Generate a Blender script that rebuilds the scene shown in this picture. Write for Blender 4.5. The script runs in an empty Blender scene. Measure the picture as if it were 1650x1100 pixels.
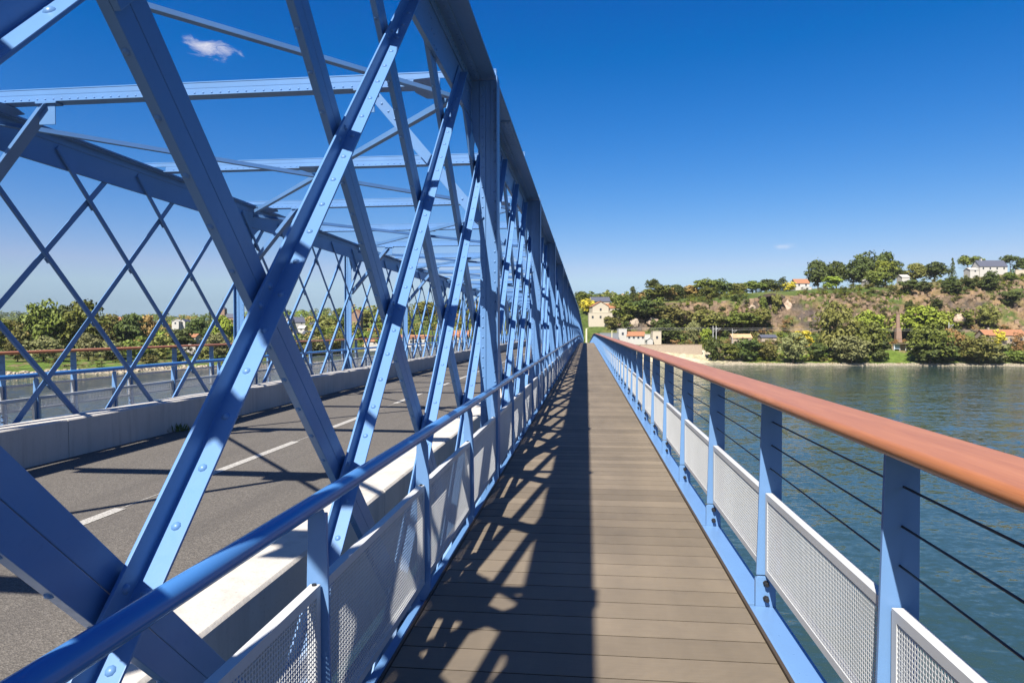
import bpy, bmesh, math, random
import numpy as np
from mathutils import Vector, Matrix, noise

SC = bpy.context.scene
COL = SC.collection
R = math.radians

# ------------------------------------------------------------------ camera, light, exposure
YAW = math.atan(120 / 1100)
EYE = 1.55
cam_d = bpy.data.cameras.new('camera')
cam = bpy.data.objects.new('camera', cam_d)
COL.objects.link(cam)
cam_d.lens, cam_d.sensor_width = 24.0, 36.0
cam_d.clip_start, cam_d.clip_end = 0.05, 9000
cam.location = (0, 0, EYE)
cam.rotation_euler = (R(90), 0, YAW)
SC.camera = cam

SUN = Vector((-0.24, -0.84, 1.0)).normalized()          # towards the sun
sun_d = bpy.data.lights.new('sun', 'SUN')
sun_d.energy, sun_d.angle, sun_d.color = 5.0, R(0.5), (1.0, 0.94, 0.85)
sun = bpy.data.objects.new('sun', sun_d)
COL.objects.link(sun)
sun.rotation_euler = SUN.to_track_quat('Z', 'Y').to_euler()

W = bpy.data.worlds.new('World')
SC.world = W
W.use_nodes = True
nt = W.node_tree
nt.nodes.clear()
def wn(t): return nt.nodes.new(t)
sky = wn('ShaderNodeTexSky')
sky.sky_type = 'NISHITA'
sky.sun_disc = False
sky.sun_elevation = math.asin(SUN.z)
sky.sun_rotation = math.atan2(SUN.x, SUN.y)
sky.altitude, sky.air_density, sky.dust_density, sky.ozone_density = 50, 1.2, 0.9, 4.0
hs = wn('ShaderNodeHueSaturation')
hs.inputs['Saturation'].default_value = 1.15
bg = wn('ShaderNodeBackground')
bg.inputs['Strength'].default_value = 0.0505
out = wn('ShaderNodeOutputWorld')
tint = wn('ShaderNodeMix'); tint.data_type = 'RGBA'; tint.blend_type = 'MULTIPLY'
tint.inputs[0].default_value = 1.0; tint.inputs[7].default_value = (0.62, 0.93, 1.30, 1)       # clear, polarised-looking blue
nt.links.new(sky.outputs[0], tint.inputs[6]); nt.links.new(tint.outputs[2], hs.inputs['Color'])
# two small wisps of cloud, high in the sky
def wm(op, a, b=None, c=None):
    x = wn('ShaderNodeMath'); x.operation = op
    for i, v in ((0, a), (1, b), (2, c)):
        if v is None: continue
        if isinstance(v, (int, float)): x.inputs[i].default_value = v
        else: nt.links.new(v, x.inputs[i])
    return x.outputs[0]
sep = wn('ShaderNodeSeparateColor'); nt.links.new(hs.outputs[0], sep.inputs[0])
cmb = wn('ShaderNodeCombineColor')
cr_ = wm('MULTIPLY_ADD', wm('POWER', sep.outputs[0], 1.38), 2.05, -0.2)
cg0 = wm('MULTIPLY', wm('POWER', sep.outputs[1], 1.40), 0.595)
cb_ = wm('MINIMUM', wm('MAXIMUM', wm('MULTIPLY', sep.outputs[2], 0.91), wm('MULTIPLY', cg0, 1.05)), 8.6)
cg_ = wm('MINIMUM', wm('MULTIPLY', wm('POWER', sep.outputs[1], 1.40), 0.595), wm('MULTIPLY', cb_, 0.80))
nt.links.new(wm('MINIMUM', wm('MAXIMUM', cr_, 0.01), wm('MULTIPLY', cg_, 0.72)), cmb.inputs[0])
nt.links.new(cg_, cmb.inputs[1]); nt.links.new(cb_, cmb.inputs[2])
tc = wn('ShaderNodeTexCoord')
last = cmb.outputs[0]
def cloud(px, py, sx, sy, gain, seed):
    global last
    t, e = (px - 825) / 1100, (550 - py) / 1100
    d = Vector((-math.sin(YAW) + t * math.cos(YAW), math.cos(YAW) + t * math.sin(YAW), e)).normalized()
    rt = Vector((d.y, -d.x, 0)).normalized(); up = rt.cross(d)
    vals = []
    for ax, s in ((rt, sx), (up, sy)):
        v = wn('ShaderNodeVectorMath'); v.operation = 'DOT_PRODUCT'
        nt.links.new(tc.outputs['Generated'], v.inputs[0]); v.inputs[1].default_value = ax
        m = wn('ShaderNodeMath'); m.operation = 'DIVIDE'; nt.links.new(v.outputs['Value'], m.inputs[0]); m.inputs[1].default_value = s
        vals.append(m.outputs[0])
    cx = wn('ShaderNodeCombineXYZ'); nt.links.new(vals[0], cx.inputs[0]); nt.links.new(vals[1], cx.inputs[1])
    ns = wn('ShaderNodeTexNoise'); ns.inputs['Scale'].default_value = 1.35; ns.inputs['Detail'].default_value = 5
    ns.inputs['Roughness'].default_value = 0.62; ns.inputs['Distortion'].default_value = 0.7
    off = wn('ShaderNodeVectorMath'); off.operation = 'ADD'; off.inputs[1].default_value = (seed, seed * 1.7, 0)
    nt.links.new(cx.outputs[0], off.inputs[0]); nt.links.new(off.outputs[0], ns.inputs['Vector'])
    ln = wn('ShaderNodeVectorMath'); ln.operation = 'LENGTH'; nt.links.new(cx.outputs[0], ln.inputs[0])
    fr = wn('ShaderNodeVectorMath'); fr.operation = 'DOT_PRODUCT'
    nt.links.new(tc.outputs['Generated'], fr.inputs[0]); fr.inputs[1].default_value = d
    front = wn('ShaderNodeMath'); front.operation = 'GREATER_THAN'; front.inputs[1].default_value = 0
    nt.links.new(fr.outputs['Value'], front.inputs[0])
    a = wn('ShaderNodeMath'); a.operation = 'MULTIPLY_ADD'          # noise*1.9 - length*0.75
    nt.links.new(ns.outputs[0], a.inputs[0]); a.inputs[1].default_value = 2.0
    b = wn('ShaderNodeMath'); b.operation = 'MULTIPLY'; nt.links.new(ln.outputs['Value'], b.inputs[0]); b.inputs[1].default_value = -0.85
    nt.links.new(b.outputs[0], a.inputs[2])
    mr = wn('ShaderNodeMapRange'); mr.inputs['From Min'].default_value = 0.26; mr.inputs['From Max'].default_value = 1.05
    mr.inputs['To Max'].default_value = gain
    nt.links.new(a.outputs[0], mr.inputs['Value'])
    mul = wn('ShaderNodeMath'); mul.operation = 'MULTIPLY'
    nt.links.new(mr.outputs[0], mul.inputs[0]); nt.links.new(front.outputs[0], mul.inputs[1])
    mx = wn('ShaderNodeMix'); mx.data_type = 'RGBA'
    nt.links.new(mul.outputs[0], mx.inputs[0]); nt.links.new(last, mx.inputs[6]); mx.inputs[7].default_value = (8.2, 8.0, 8.6, 1)
    last = mx.outputs[2]
cloud(340, 78, 0.034, 0.013, 0.85, 3.1)
cloud(1262, 397, 0.017, 0.005, 0.35, 9.4)
nt.links.new(last, bg.inputs['Color'])
nt.links.new(bg.outputs[0], out.inputs['Surface'])

vs = SC.view_settings
vs.view_transform, vs.look, vs.gamma, vs.use_curve_mapping = 'Standard', 'None', 1.0, False
vs.exposure = 1.15
SC.cycles.max_bounces = 6
SC.cycles.diffuse_bounces = 2
SC.cycles.transparent_max_bounces = 8

# ------------------------------------------------------------------ materials
MATS = {}
class N:
    """small helper round one material's node tree"""
    def __init__(s, name, rough=0.6, spec=0.5, metal=0.0):
        s.m = bpy.data.materials.new(name); s.m.use_nodes = True
        s.t = s.m.node_tree; s.b = s.t.nodes['Principled BSDF']
        s.b.inputs['Roughness'].default_value = rough
        s.b.inputs['Specular IOR Level'].default_value = spec
        s.b.inputs['Metallic'].default_value = metal
        MATS[name] = s.m
    def n(s, t): return s.t.nodes.new(t)
    def l(s, a, b): s.t.links.new(a, b)
    def pos(s, scale=(1, 1, 1), obj=False):
        g = s.n('ShaderNodeTexCoord').outputs['Object'] if obj else s.n('ShaderNodeNewGeometry').outputs['Position']
        m = s.n('ShaderNodeMapping'); m.inputs['Scale'].default_value = scale
        s.l(g, m.inputs[0]); return m.outputs[0]
    def noise(s, vec, scale, detail=4, rough=0.55):
        x = s.n('ShaderNodeTexNoise'); x.inputs['Scale'].default_value = scale
        x.inputs['Detail'].default_value = detail; x.inputs['Roughness'].default_value = rough
        s.l(vec, x.inputs['Vector']); return x.outputs[0]
    def ramp(s, fac, stops):
        r = s.n('ShaderNodeValToRGB'); e = r.color_ramp.elements
        while len(e) < len(stops): e.new(0.5)
        for q, (p, c) in zip(e, stops):
            q.position = p; q.color = (*c, 1) if len(c) == 3 else c
        s.l(fac, r.inputs[0]); return r.outputs[0]
    def mix(s, fac, a, b, mode='MIX'):
        x = s.n('ShaderNodeMix'); x.data_type = 'RGBA'; x.blend_type = mode
        for i, v in ((0, fac), (6, a), (7, b)):
            if isinstance(v, (int, float)): x.inputs[i].default_value = v
            elif isinstance(v, tuple): x.inputs[i].default_value = (*v, 1)
            else: s.l(v, x.inputs[i])
        return x.outputs[2]
    def math(s, op, a, b=None):
        x = s.n('ShaderNodeMath'); x.operation = op
        for i, v in ((0, a), (1, b)):
            if v is None: continue
            if isinstance(v, (int, float)): x.inputs[i].default_value = v
            else: s.l(v, x.inputs[i])
        return x.outputs[0]
    def rand(s): return s.n('ShaderNodeObjectInfo').outputs['Random']
    def col(s, c):
        if isinstance(c, tuple): s.b.inputs['Base Color'].default_value = (*c, 1)
        else: s.l(c, s.b.inputs['Base Color'])
    def bump(s, h, strength=0.3, dist=0.01):
        b = s.n('ShaderNodeBump'); b.inputs['Strength'].default_value = strength; b.inputs['Distance'].default_value = dist
        s.l(h, b.inputs['Height']); s.l(b.outputs[0], s.b.inputs['Normal'])

def paint(name, c, rough=0.38, dirt=0.16):
    k = N(name, rough, 0.32)
    p = k.pos()
    big = k.noise(p, 2.3, 5)
    fine = k.noise(p, 38, 4)
    base = k.mix(k.ramp(big, [(0.35, (0, 0, 0)), (0.75, (1, 1, 1))]), c, tuple(x * 0.86 + 0.012 for x in c))
    base = k.mix(k.math('MULTIPLY', k.ramp(fine, [(0.58, (0, 0, 0)), (0.75, (1, 1, 1))]), dirt), base, tuple(x * 0.55 for x in c))
    rust = k.noise(k.pos((1, 1, 0.55)), 5.5, 7, 0.72)
    base = k.mix(k.math('MULTIPLY', k.ramp(rust, [(0.66, (0, 0, 0)), (0.74, (1, 1, 1))]), dirt * 2.2), base, (0.085, 0.060, 0.045))
    pale = k.noise(k.pos((1, 1, 0.4)), 1.1, 6, 0.6)
    base = k.mix(k.math('MULTIPLY', k.ramp(pale, [(0.5, (0, 0, 0)), (0.72, (1, 1, 1))]), dirt * 1.3), base, tuple(min(1, x * 1.25 + .05) for x in c))
    k.col(base)
    k.l(k.math('ADD', k.math('MULTIPLY', fine, 0.18), rough - 0.08), k.b.inputs['Roughness'])
    k.bump(k.noise(p, 120, 2), 0.06, 0.002)
    return k.m
BLUE = paint('blue paint', (0.088, 0.194, 0.385))
BLUE2 = paint('blue railing paint', (0.112, 0.220, 0.410), 0.30, 0.08)
TUBE = paint('blue gloss tube paint', (0.050, 0.172, 0.420), 0.16, 0.05)
WHITE = paint('pale panel paint', (0.46, 0.47, 0.47), 0.4, 0.06)
BLACK = paint('black bolt rubber', (0.012, 0.012, 0.014), 0.5, 0.0)
k = N('steel cable', 0.42, 0.5, 0.6); k.col((0.045, 0.045, 0.05)); CABLE = k.m
k = N('dark edge strip', 0.55); k.col((0.05, 0.036, 0.024)); EDGE = k.m

k = N('composite deck boards', 0.68, 0.3)
po = k.pos(obj=True); pw = k.pos()
grain = k.noise(k.pos((2.2, 55, 1)), 3.0, 5, 0.6)
blot = k.noise(pw, 3.2, 5, 0.6)
c = k.mix(grain, (0.136, 0.109, 0.078), (0.190, 0.157, 0.116))
c = k.mix(k.math('MULTIPLY', k.ramp(blot, [(0.45, (0, 0, 0)), (0.7, (1, 1, 1))]), 0.35), c, (0.112, 0.094, 0.075))
wear = k.noise(k.pos((1.6, 0.35, 1)), 1.1, 5, 0.6)
c = k.mix(1.0, c, k.ramp(wear, [(0.3, (0.80, 0.80, 0.80)), (0.7, (1.10, 1.09, 1.07))]), 'MULTIPLY')
rv = k.rand()
hsv = k.n('ShaderNodeHueSaturation'); k.l(c, hsv.inputs['Color']); k.l(k.math('ADD', k.math('MULTIPLY', rv, 0.30), 0.85), hsv.inputs['Value'])
k.col(hsv.outputs[0])
sx = k.n('ShaderNodeSeparateXYZ'); k.l(po, sx.inputs[0])
wv = k.math('SINE', k.math('MULTIPLY', sx.outputs[1], 2 * math.pi / 0.0102))
k.bump(k.math('ADD', k.math('MULTIPLY', wv, 0.5), k.math('MULTIPLY', grain, 0.8)), 0.55, 0.0025)
DECK = k.m
k = N('dark board edge', 0.9, 0.1); k.col((0.030, 0.024, 0.018)); BOARD_EDGE = k.m  # board sides in one dark colour, so the gaps read as dark lines

k = N('varnished wood handrail', 0.36, 0.5)
g1 = k.noise(k.pos((13, 0.7, 13)), 2.2, 6, 0.62)
g2 = k.noise(k.pos((85, 1.6, 85)), 3.0, 5, 0.65)
c = k.ramp(g1, [(0.25, (0.285, 0.104, 0.034)), (0.55, (0.360, 0.138, 0.048)), (0.80, (0.415, 0.172, 0.068))])
c = k.mix(k.math('MULTIPLY', k.ramp(g2, [(0.48, (0, 0, 0)), (0.66, (1, 1, 1))]), 0.42), c, (0.225, 0.072, 0.026))
k.col(c); k.bump(g2, 0.08, 0.003)
WOOD = k.m

k = N('asphalt', 0.85, 0.25)
p = k.pos()
vor = k.n('ShaderNodeTexVoronoi'); vor.inputs['Scale'].default_value = 95; k.l(p, vor.inputs['Vector'])
big = k.noise(p, 0.9, 5); mid = k.noise(k.pos((1.5, 0.06, 1)), 1.3, 5)
sp = k.n('ShaderNodeSeparateColor'); k.l(vor.outputs['Color'], sp.inputs[0])
c = k.ramp(sp.outputs[0], [(0.0, (0.066, 0.060, 0.053)), (0.55, (0.102, 0.092, 0.080)), (1.0, (0.165, 0.150, 0.130))])
c = k.mix(k.math('MULTIPLY', big, 0.55), c, (0.095, 0.086, 0.075))
c = k.mix(k.math('MULTIPLY', k.ramp(mid, [(0.5, (0, 0, 0)), (0.75, (1, 1, 1))]), 0.55), c, (0.066, 0.060, 0.054))
k.col(c); k.bump(vor.outputs['Distance'], 0.7, 0.006)
ASPH = k.m
k = N('worn white road paint', 0.7, 0.3)
f = k.noise(k.pos(), 60, 4, 0.7)
k.col(k.ramp(f, [(0.36, (0.14, 0.13, 0.11)), (0.52, (0.36, 0.345, 0.315)), (1.0, (0.50, 0.48, 0.44))]))
LINE = k.m

k = N('cast concrete', 0.85, 0.25)
p = k.pos()
n1 = k.noise(p, 1.6, 6, 0.62); n2 = k.noise(k.pos((5, 5, 0.35)), 2.0, 5, 0.6); n3 = k.noise(p, 55, 3)
c = k.mix(n1, (0.38, 0.355, 0.32), (0.50, 0.475, 0.43))
c = k.mix(k.math('MULTIPLY', k.ramp(n2, [(0.48, (0, 0, 0)), (0.72, (1, 1, 1))]), 0.55), c, (0.30, 0.275, 0.24))
c = k.mix(k.math('MULTIPLY', k.ramp(n3, [(0.62, (0, 0, 0)), (0.72, (1, 1, 1))]), 0.5), c, (0.24, 0.22, 0.2))
k.col(c); k.bump(n3, 0.35, 0.006)
CONC = k.m

# water
k = N('river water', 0.075, 0.5)
k.b.inputs['IOR'].default_value = 1.33
p = k.pos((1, 1.0, 1))
w1 = k.noise(k.pos((0.55, 1.1, 1)), 1.5, 3, 0.6); w2 = k.noise(k.pos((1.3, 2.4, 1)), 2.6, 3, 0.55); w3 = k.noise(k.pos((0.10, 0.30, 1)), 1.2, 3)
sw = k.noise(k.pos((0.006, 0.03, 1)), 1.0, 4)
k.col(k.mix(sw, (0.016, 0.038, 0.042), (0.030, 0.053, 0.043)))
def slopes(vec, sc, det):
    x = k.n('ShaderNodeTexNoise'); x.inputs['Scale'].default_value = sc; x.inputs['Detail'].default_value = det
    x.inputs['Roughness'].default_value = 0.6; k.l(vec, x.inputs['Vector'])
    s_ = k.n('ShaderNodeVectorMath'); s_.operation = 'SUBTRACT'; k.l(x.outputs['Color'], s_.inputs[0]); s_.inputs[1].default_value = (.5, .5, .5)
    return s_.outputs[0]
def vscale(v, f):
    s_ = k.n('ShaderNodeVectorMath'); s_.operation = 'MULTIPLY'; k.l(v, s_.inputs[0]); s_.inputs[1].default_value = f; return s_.outputs[0]
def vadd(a, b):
    s_ = k.n('ShaderNodeVectorMath'); s_.operation = 'ADD'; k.l(a, s_.inputs[0])
    if isinstance(b, tuple): s_.inputs[1].default_value = b
    else: k.l(b, s_.inputs[1])
    return s_.outputs[0]
# wind ripples: facet slopes from three sizes of wave
nv = vadd(vscale(slopes(k.pos((0.7, 1.3, 1)), 1.9, 3), (.50, .66, 0)), vscale(slopes(k.pos((0.5, 1.0, 1)), 0.32, 2), (.20, .34, 0)))
nv = vadd(nv, vscale(slopes(k.pos((1.0, 1.6, 1)), 5.5, 2), (.24, .30, 0)))
gust = k.ramp(k.noise(k.pos((0.006, 0.02, 1)), 1.5, 4), [(0.35, (.55, .55, .55)), (0.65, (1, 1, 1))])
gv = k.n('ShaderNodeVectorMath'); gv.operation = 'MULTIPLY'; k.l(nv, gv.inputs[0]); k.l(gust, gv.inputs[1])
nn = k.n('ShaderNodeVectorMath'); nn.operation = 'NORMALIZE'; k.l(vadd(gv.outputs[0], (0, 0, 1)), nn.inputs[0])
k.l(nn.outputs[0], k.b.inputs['Normal'])
WATER = k.m

# ground of the banks: base colour by the kind of ground (attribute), broken up with noise
k = N('river bank ground', 0.95, 0.15)
at = k.n('ShaderNodeAttribute'); at.attribute_name = 'ground'
p = k.pos()
n1 = k.noise(p, 0.09, 6, 0.65); n2 = k.noise(p, 0.55, 6, 0.7)
c = k.mix(k.ramp(n1, [(0.4, (0, 0, 0)), (0.62, (1, 1, 1))]), at.outputs['Color'], k.mix(1.0, at.outputs['Color'], (0.66, 0.74, 0.62), 'MULTIPLY'))
c = k.mix(k.ramp(n2, [(0.42, (0, 0, 0)), (0.66, (1, 1, 1))]), c, k.mix(1.0, c, (0.52, 0.50, 0.48), 'MULTIPLY'))
k.col(c); k.bump(n2, 0.8, 0.9)
GROUND = k.m

def leaf(name, a, b):
    k = N(name, 0.6, 0.2)
    p = k.pos()
    n = k.noise(p, 0.75, 4, 0.7)
    c = k.mix(k.ramp(n, [(0.35, (0, 0, 0)), (0.65, (1, 1, 1))]), a, b)
    h = k.n('ShaderNodeHueSaturation'); k.l(c, h.inputs['Color'])
    r = k.rand()
    k.l(k.math('ADD', k.math('MULTIPLY', r, 0.035), 0.482), h.inputs['Hue'])
    k.l(k.math('ADD', k.math('MULTIPLY', r, 0.5), 0.75), h.inputs['Value'])
    k.col(h.outputs[0])
    return k.m
LEAF = dict(dark=leaf('dark evergreen leaves', (0.0396, 0.0547, 0.0126), (0.0741, 0.0916, 0.0196)),
            mid=leaf('mid green leaves', (0.0757, 0.0976, 0.0161), (0.1350, 0.1538, 0.0253)),
            lime=leaf('lime green leaves', (0.1318, 0.1803, 0.0184), (0.2224, 0.2587, 0.0299)),
            grey=leaf('grey green willow leaves', (0.1285, 0.1360, 0.0483), (0.1977, 0.1996, 0.0759)),
            olive=leaf('olive green leaves', (0.0988, 0.1035, 0.0230), (0.1647, 0.1538, 0.0368)),
            yellow=leaf('yellow autumn leaves', (0.3624, 0.3252, 0.0253), (0.5436, 0.4287, 0.0460)),
            rust=leaf('dry brown leaves', (0.1977, 0.1257, 0.0391), (0.2883, 0.1848, 0.0633)))
k = N('bark', 0.9, 0.1); k.col(k.mix(k.noise(k.pos(), 6, 4), (0.05, 0.038, 0.026), (0.12, 0.095, 0.07))); BARK = k.m
def plain(name, c, rough=0.8, var=0.25, sc=3.0, spec=0.25):
    k = N(name, rough, spec); n = k.noise(k.pos(), sc, 5, 0.65)
    k.col(k.mix(n, tuple(x * (1 - var) for x in c), tuple(min(1, x * (1 + var)) for x in c))); return k.m
RENDER_W = plain('white render', (0.39, 0.375, 0.345), var=0.18)
RENDER_C = plain('cream render', (0.40, 0.35, 0.27), var=0.18)
TILE_O = plain('orange roof tiles', (0.27, 0.125, 0.065), var=0.35, sc=2.0)
TILE_S = plain('slate roof', (0.075, 0.080, 0.105), 0.5, 0.2)
STONE = plain('rubble stone', (0.30, 0.24, 0.18), var=0.4, sc=1.6)
BRICK = plain('old red brick', (0.22, 0.145, 0.105), var=0.35, sc=1.5)
GLASS = plain('dark window glass', (0.03, 0.035, 0.045), 0.12, 0.1, spec=0.6)
SHUT = plain('grey shed cladding', (0.17, 0.18, 0.20), var=0.15)
POLE_M = plain('galvanised pole', (0.55, 0.55, 0.53), 0.5, 0.08)
WIREM = plain('grey wire', (0.30, 0.30, 0.28), 0.5, 0.05)
CREAMP = plain('cream pole paint', (0.62, 0.56, 0.36), 0.6, 0.08)
TARP = plain('pale blue tarpaulin', (0.42, 0.52, 0.62), 0.6, 0.15)
GRASSM = leaf('weed leaves', (0.06, 0.10, 0.02), (0.12, 0.16, 0.03))

# ------------------------------------------------------------------ mesh helpers
class MB:
    def __init__(s): s.v, s.f = [], []
    def add(s, vs, fs):
        o = len(s.v); s.v += [tuple(v) for v in vs]; s.f += [tuple(i + o for i in f) for f in fs]
    def box(s, x0, x1, y0, y1, z0, z1):
        s.add([(x, y, z) for x in (x0, x1) for y in (y0, y1) for z in (z0, z1)],
              [(0, 1, 3, 2), (4, 6, 7, 5), (0, 4, 5, 1), (2, 3, 7, 6), (0, 2, 6, 4), (1, 5, 7, 3)])
    def extr(s, prof, o, A, B, T, t0, t1):
        """profile [(a,b)] in plane A,B swept along T from t0 to t1"""
        o, A, B, T = map(Vector, (o, A, B, T)); n = len(prof)
        vs = [o + A * a + B * b + T * t for t in (t0, t1) for a, b in prof]
        s.add(vs, [(i, (i + 1) % n, n + (i + 1) % n, n + i) for i in range(n)] + [tuple(range(n))[::-1], tuple(range(n, 2 * n))])
    def bar(s, p, q, A, wa, wb):
        """rectangular bar from p to q, wa wide along A, wb across"""
        p, q, A = Vector(p), Vector(q), Vector(A)
        T = (q - p); L = T.length; T = T / L; A = (A - T * A.dot(T)).normalized(); B = T.cross(A)
        s.extr([(-wa / 2, -wb / 2), (wa / 2, -wb / 2), (wa / 2, wb / 2), (-wa / 2, wb / 2)], p, A, B, T, 0, L)
    def cyl(s, p, q, r0, r1=None, n=8, caps=True):
        p, q = Vector(p), Vector(q); T = (q - p).normalized(); r1 = r0 if r1 is None else r1
        A = T.orthogonal().normalized(); B = T.cross(A)
        vs = [c + (A * math.cos(2 * math.pi * i / n) + B * math.sin(2 * math.pi * i / n)) * r for c, r in ((p, r0), (q, r1)) for i in range(n)]
        fs = [(i, (i + 1) % n, n + (i + 1) % n, n + i) for i in range(n)]
        if caps: fs += [tuple(range(n))[::-1], tuple(range(n, 2 * n))]
        s.add(vs, fs)
    def dome(s, p, nrm, r, h=0.62, n=7):
        p, nrm = Vector(p), Vector(nrm).normalized(); A = nrm.orthogonal().normalized(); B = nrm.cross(A)
        vs = []
        for rr, hh in ((1, 0.0), (0.94, 0.22), (0.62, 0.78)):
            vs += [p + (A * math.cos(2 * math.pi * i / n) + B * math.sin(2 * math.pi * i / n)) * r * rr + nrm * r * h * hh for i in range(n)]
        vs.append(p + nrm * r * h)
        fs = [(q * n + i, q * n + (i + 1) % n, (q + 1) * n + (i + 1) % n, (q + 1) * n + i) for q in (0, 1) for i in range(n)]
        fs += [(2 * n + i, 2 * n + (i + 1) % n, 3 * n) for i in range(n)]
        s.add(vs, fs)
    def flipx(s, cx):
        s.v = [(2 * cx - x, y, z) for x, y, z in s.v]; s.f = [f[::-1] for f in s.f]; return s
    def mesh(s, name, mat, bevel=0.0, smooth=False, seg=2):
        me = bpy.data.meshes.new(name); me.from_pydata(s.v, [], s.f)
        bm = bmesh.new(); bm.from_mesh(me)
        bmesh.ops.recalc_face_normals(bm, faces=bm.faces)
        if bevel:
            es = [e for e in bm.edges if len(e.link_faces) == 2 and e.calc_face_angle(0) > 0.5]
            bmesh.ops.bevel(bm, geom=es, offset=bevel, segments=seg, affect='EDGES', profile=0.6, clamp_overlap=True)
        bm.to_mesh(me); bm.free()
        if smooth: me.shade_smooth() if hasattr(me, 'shade_smooth') else None
        me.materials.append(mat)
        return me
def link(name, data, parent=None, mw=None, kind=None):
    o = bpy.data.objects.new(name, data); COL.objects.link(o)
    if parent is not None: o.parent = parent
    if mw is not None: o.matrix_local = mw
    if kind: o['kind'] = kind
    return o
def tag(o, label, cat, group=None):
    o['label'] = label; o['category'] = cat
    if group: o['group'] = group
    return o
def thing(name, label, cat, loc=(0, 0, 0), group=None, rz=0.0):
    o = link(name, None); o.location = loc; o.rotation_euler.z = rz; o.empty_display_size = 0.3
    return tag(o, label, cat, group)

# ------------------------------------------------------------------ bridge profile (1.6 % up, crest near 90 m, then down)
G, YC, RC = 0.01627, 75.0, 1170.0
def zp(y):
    if y < YC: return G * y
    e = min(y, 106.0) - YC
    z = G * YC + G * e - e * e / (2 * RC)
    return z + (G - 31.0 / RC) * (y - 106.0) if y > 106.0 else z
def slope(y): return (zp(y + 0.05) - zp(y - 0.05)) / 0.1
def fr(y, dz=0.0): return Matrix.Translation((0, y, zp(y) + dz)) @ Matrix.Rotation(math.atan(slope(y)), 4, 'X')
def path(name, prof, ys, mat, parent, smooth=False, kind=None, cx=None):
    """cross-section (x,z) swept along the bridge profile"""
    m = MB(); n = len(prof)
    for y in ys: m.v += [(x, y, zp(y) + z) for x, z in prof]
    for k_ in range(len(ys) - 1):
        m.f += [(k_ * n + i, k_ * n + (i + 1) % n, (k_ + 1) * n + (i + 1) % n, (k_ + 1) * n + i) for i in range(n)]
    m.f += [tuple(range(n))[::-1], tuple(range((len(ys) - 1) * n, len(ys) * n))]
    if cx is not None: m.flipx(cx)
    me = m.mesh(name, mat)
    if smooth: me.shade_smooth()
    return link(name, me, parent, kind=kind)
CX = -4.29                                   # middle of the bridge
Y0, Y1, YT = -8.0, 300.0, 232.0
YS = [Y0 + 2.0 * i for i in range(int((Y1 - Y0) / 2) + 1)]
P = 1.715; LP = 4 * P; V0 = 7.37             # lattice pitch, panel, first visible vertical
ST0, ST = 2.39, 1.586                        # railing stations

# ------------------------------------------------------------------ decks and road
def make_walkway(mirror):
    root = link('footway', None); root['kind'] = 'structure'
    cx = CX if mirror else None
    pb = MB(); pb.box(-0.9, 0.885, -0.1040, 0.1040, -0.03, 0.0)
    if mirror: pb.flipx(CX)
    pm = pb.mesh('plank', DECK); pm.materials.append(BOARD_EDGE)
    for pl in pm.polygons: pl.material_index = 0 if pl.normal.z > 0.5 else 1
    n0 = -14; i = 0
    total = int((Y1 - Y0) / 0.215)
    rest = MB()
    for q in range(total):
        y = Y0 + 0.215 * q
        if not mirror and y > -0.2 and i < 298:
            link('plank', pm, root, fr(y)); i += 1
        else:
            z = zp(y); s_ = slope(y) * 0.1
            x0, x1 = -0.9, 0.885
            if mirror: x0, x1 = 2 * CX - x1, 2 * CX - x0
            rest.add([(x0, y - .1045, z - s_), (x1, y - .1045, z - s_), (x1, y + .1045, z + s_), (x0, y + .1045, z + s_),
                      (x0, y - .1045, z - s_ - .03), (x1, y - .1045, z - s_ - .03), (x1, y + .1045, z + s_ - .03), (x0, y + .1045, z + s_ - .03)],
                     [(0, 1, 2, 3), (7, 6, 5, 4), (0, 4, 5, 1), (2, 6, 7, 3), (1, 5, 6, 2), (0, 3, 7, 4)])
    rm = rest.mesh('planks', DECK); rm.materials.append(BOARD_EDGE)
    for pl in rm.polygons: pl.material_index = 0 if pl.normal.z > 0.5 else 1
    link('planks', rm, root, kind='stuff')
    path('edge_strip', [(0.889, -0.05), (0.905, -0.05), (0.905, 0.012), (0.889, 0.012)], YS, EDGE, root, cx=cx)
    path('edge_strip', [(-0.918, -0.05), (-0.904, -0.05), (-0.904, 0.006), (-0.918, 0.006)], YS, EDGE, root, cx=cx)
    path('deck_bearer', [(-1.0, -0.45), (1.02, -0.45), (1.02, -0.052), (-1.0, -0.052)], YS, BLUE, root, cx=cx)
    return root
make_walkway(False)
make_walkway(True)

road = link('road', None); road['kind'] = 'structure'
path('asphalt_surface', [(-6.80, -0.45), (-1.80, -0.45), (-1.80, -0.10), (-4.29, -0.092), (-6.80, -0.10)], YS, ASPH, road)
yd = 7.36 - 3.83 * 3
while yd < 250:
    # road dashes at the middle, laid on the crown of the asphalt
    m = MB(); hw = 0.06
    ns = 4
    for j in range(ns + 1):
        y = yd + 2.36 * j / ns
        for x in (CX - hw, CX + hw): m.v.append((x, y, zp(y) - 0.092 - 0.008 * abs(x - CX) / 2.49 + 0.004))
    for j in range(ns): m.f.append((2 * j, 2 * j + 1, 2 * j + 3, 2 * j + 2))
    link('lane_marking', m.mesh('lane_marking', LINE), road)
    yd += 3.83
m = MB()
ys = [-6 + 2 * i for i in range(60)]
for y in ys:
    for x in (CX - 0.007, CX + 0.007): m.v.append((x, y, zp(y) - 0.0895))
for j in range(len(ys) - 1): m.f.append((2 * j, 2 * j + 1, 2 * j + 3, 2 * j + 2))
link('guide_line', m.mesh('guide_line', LINE), road)

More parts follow.
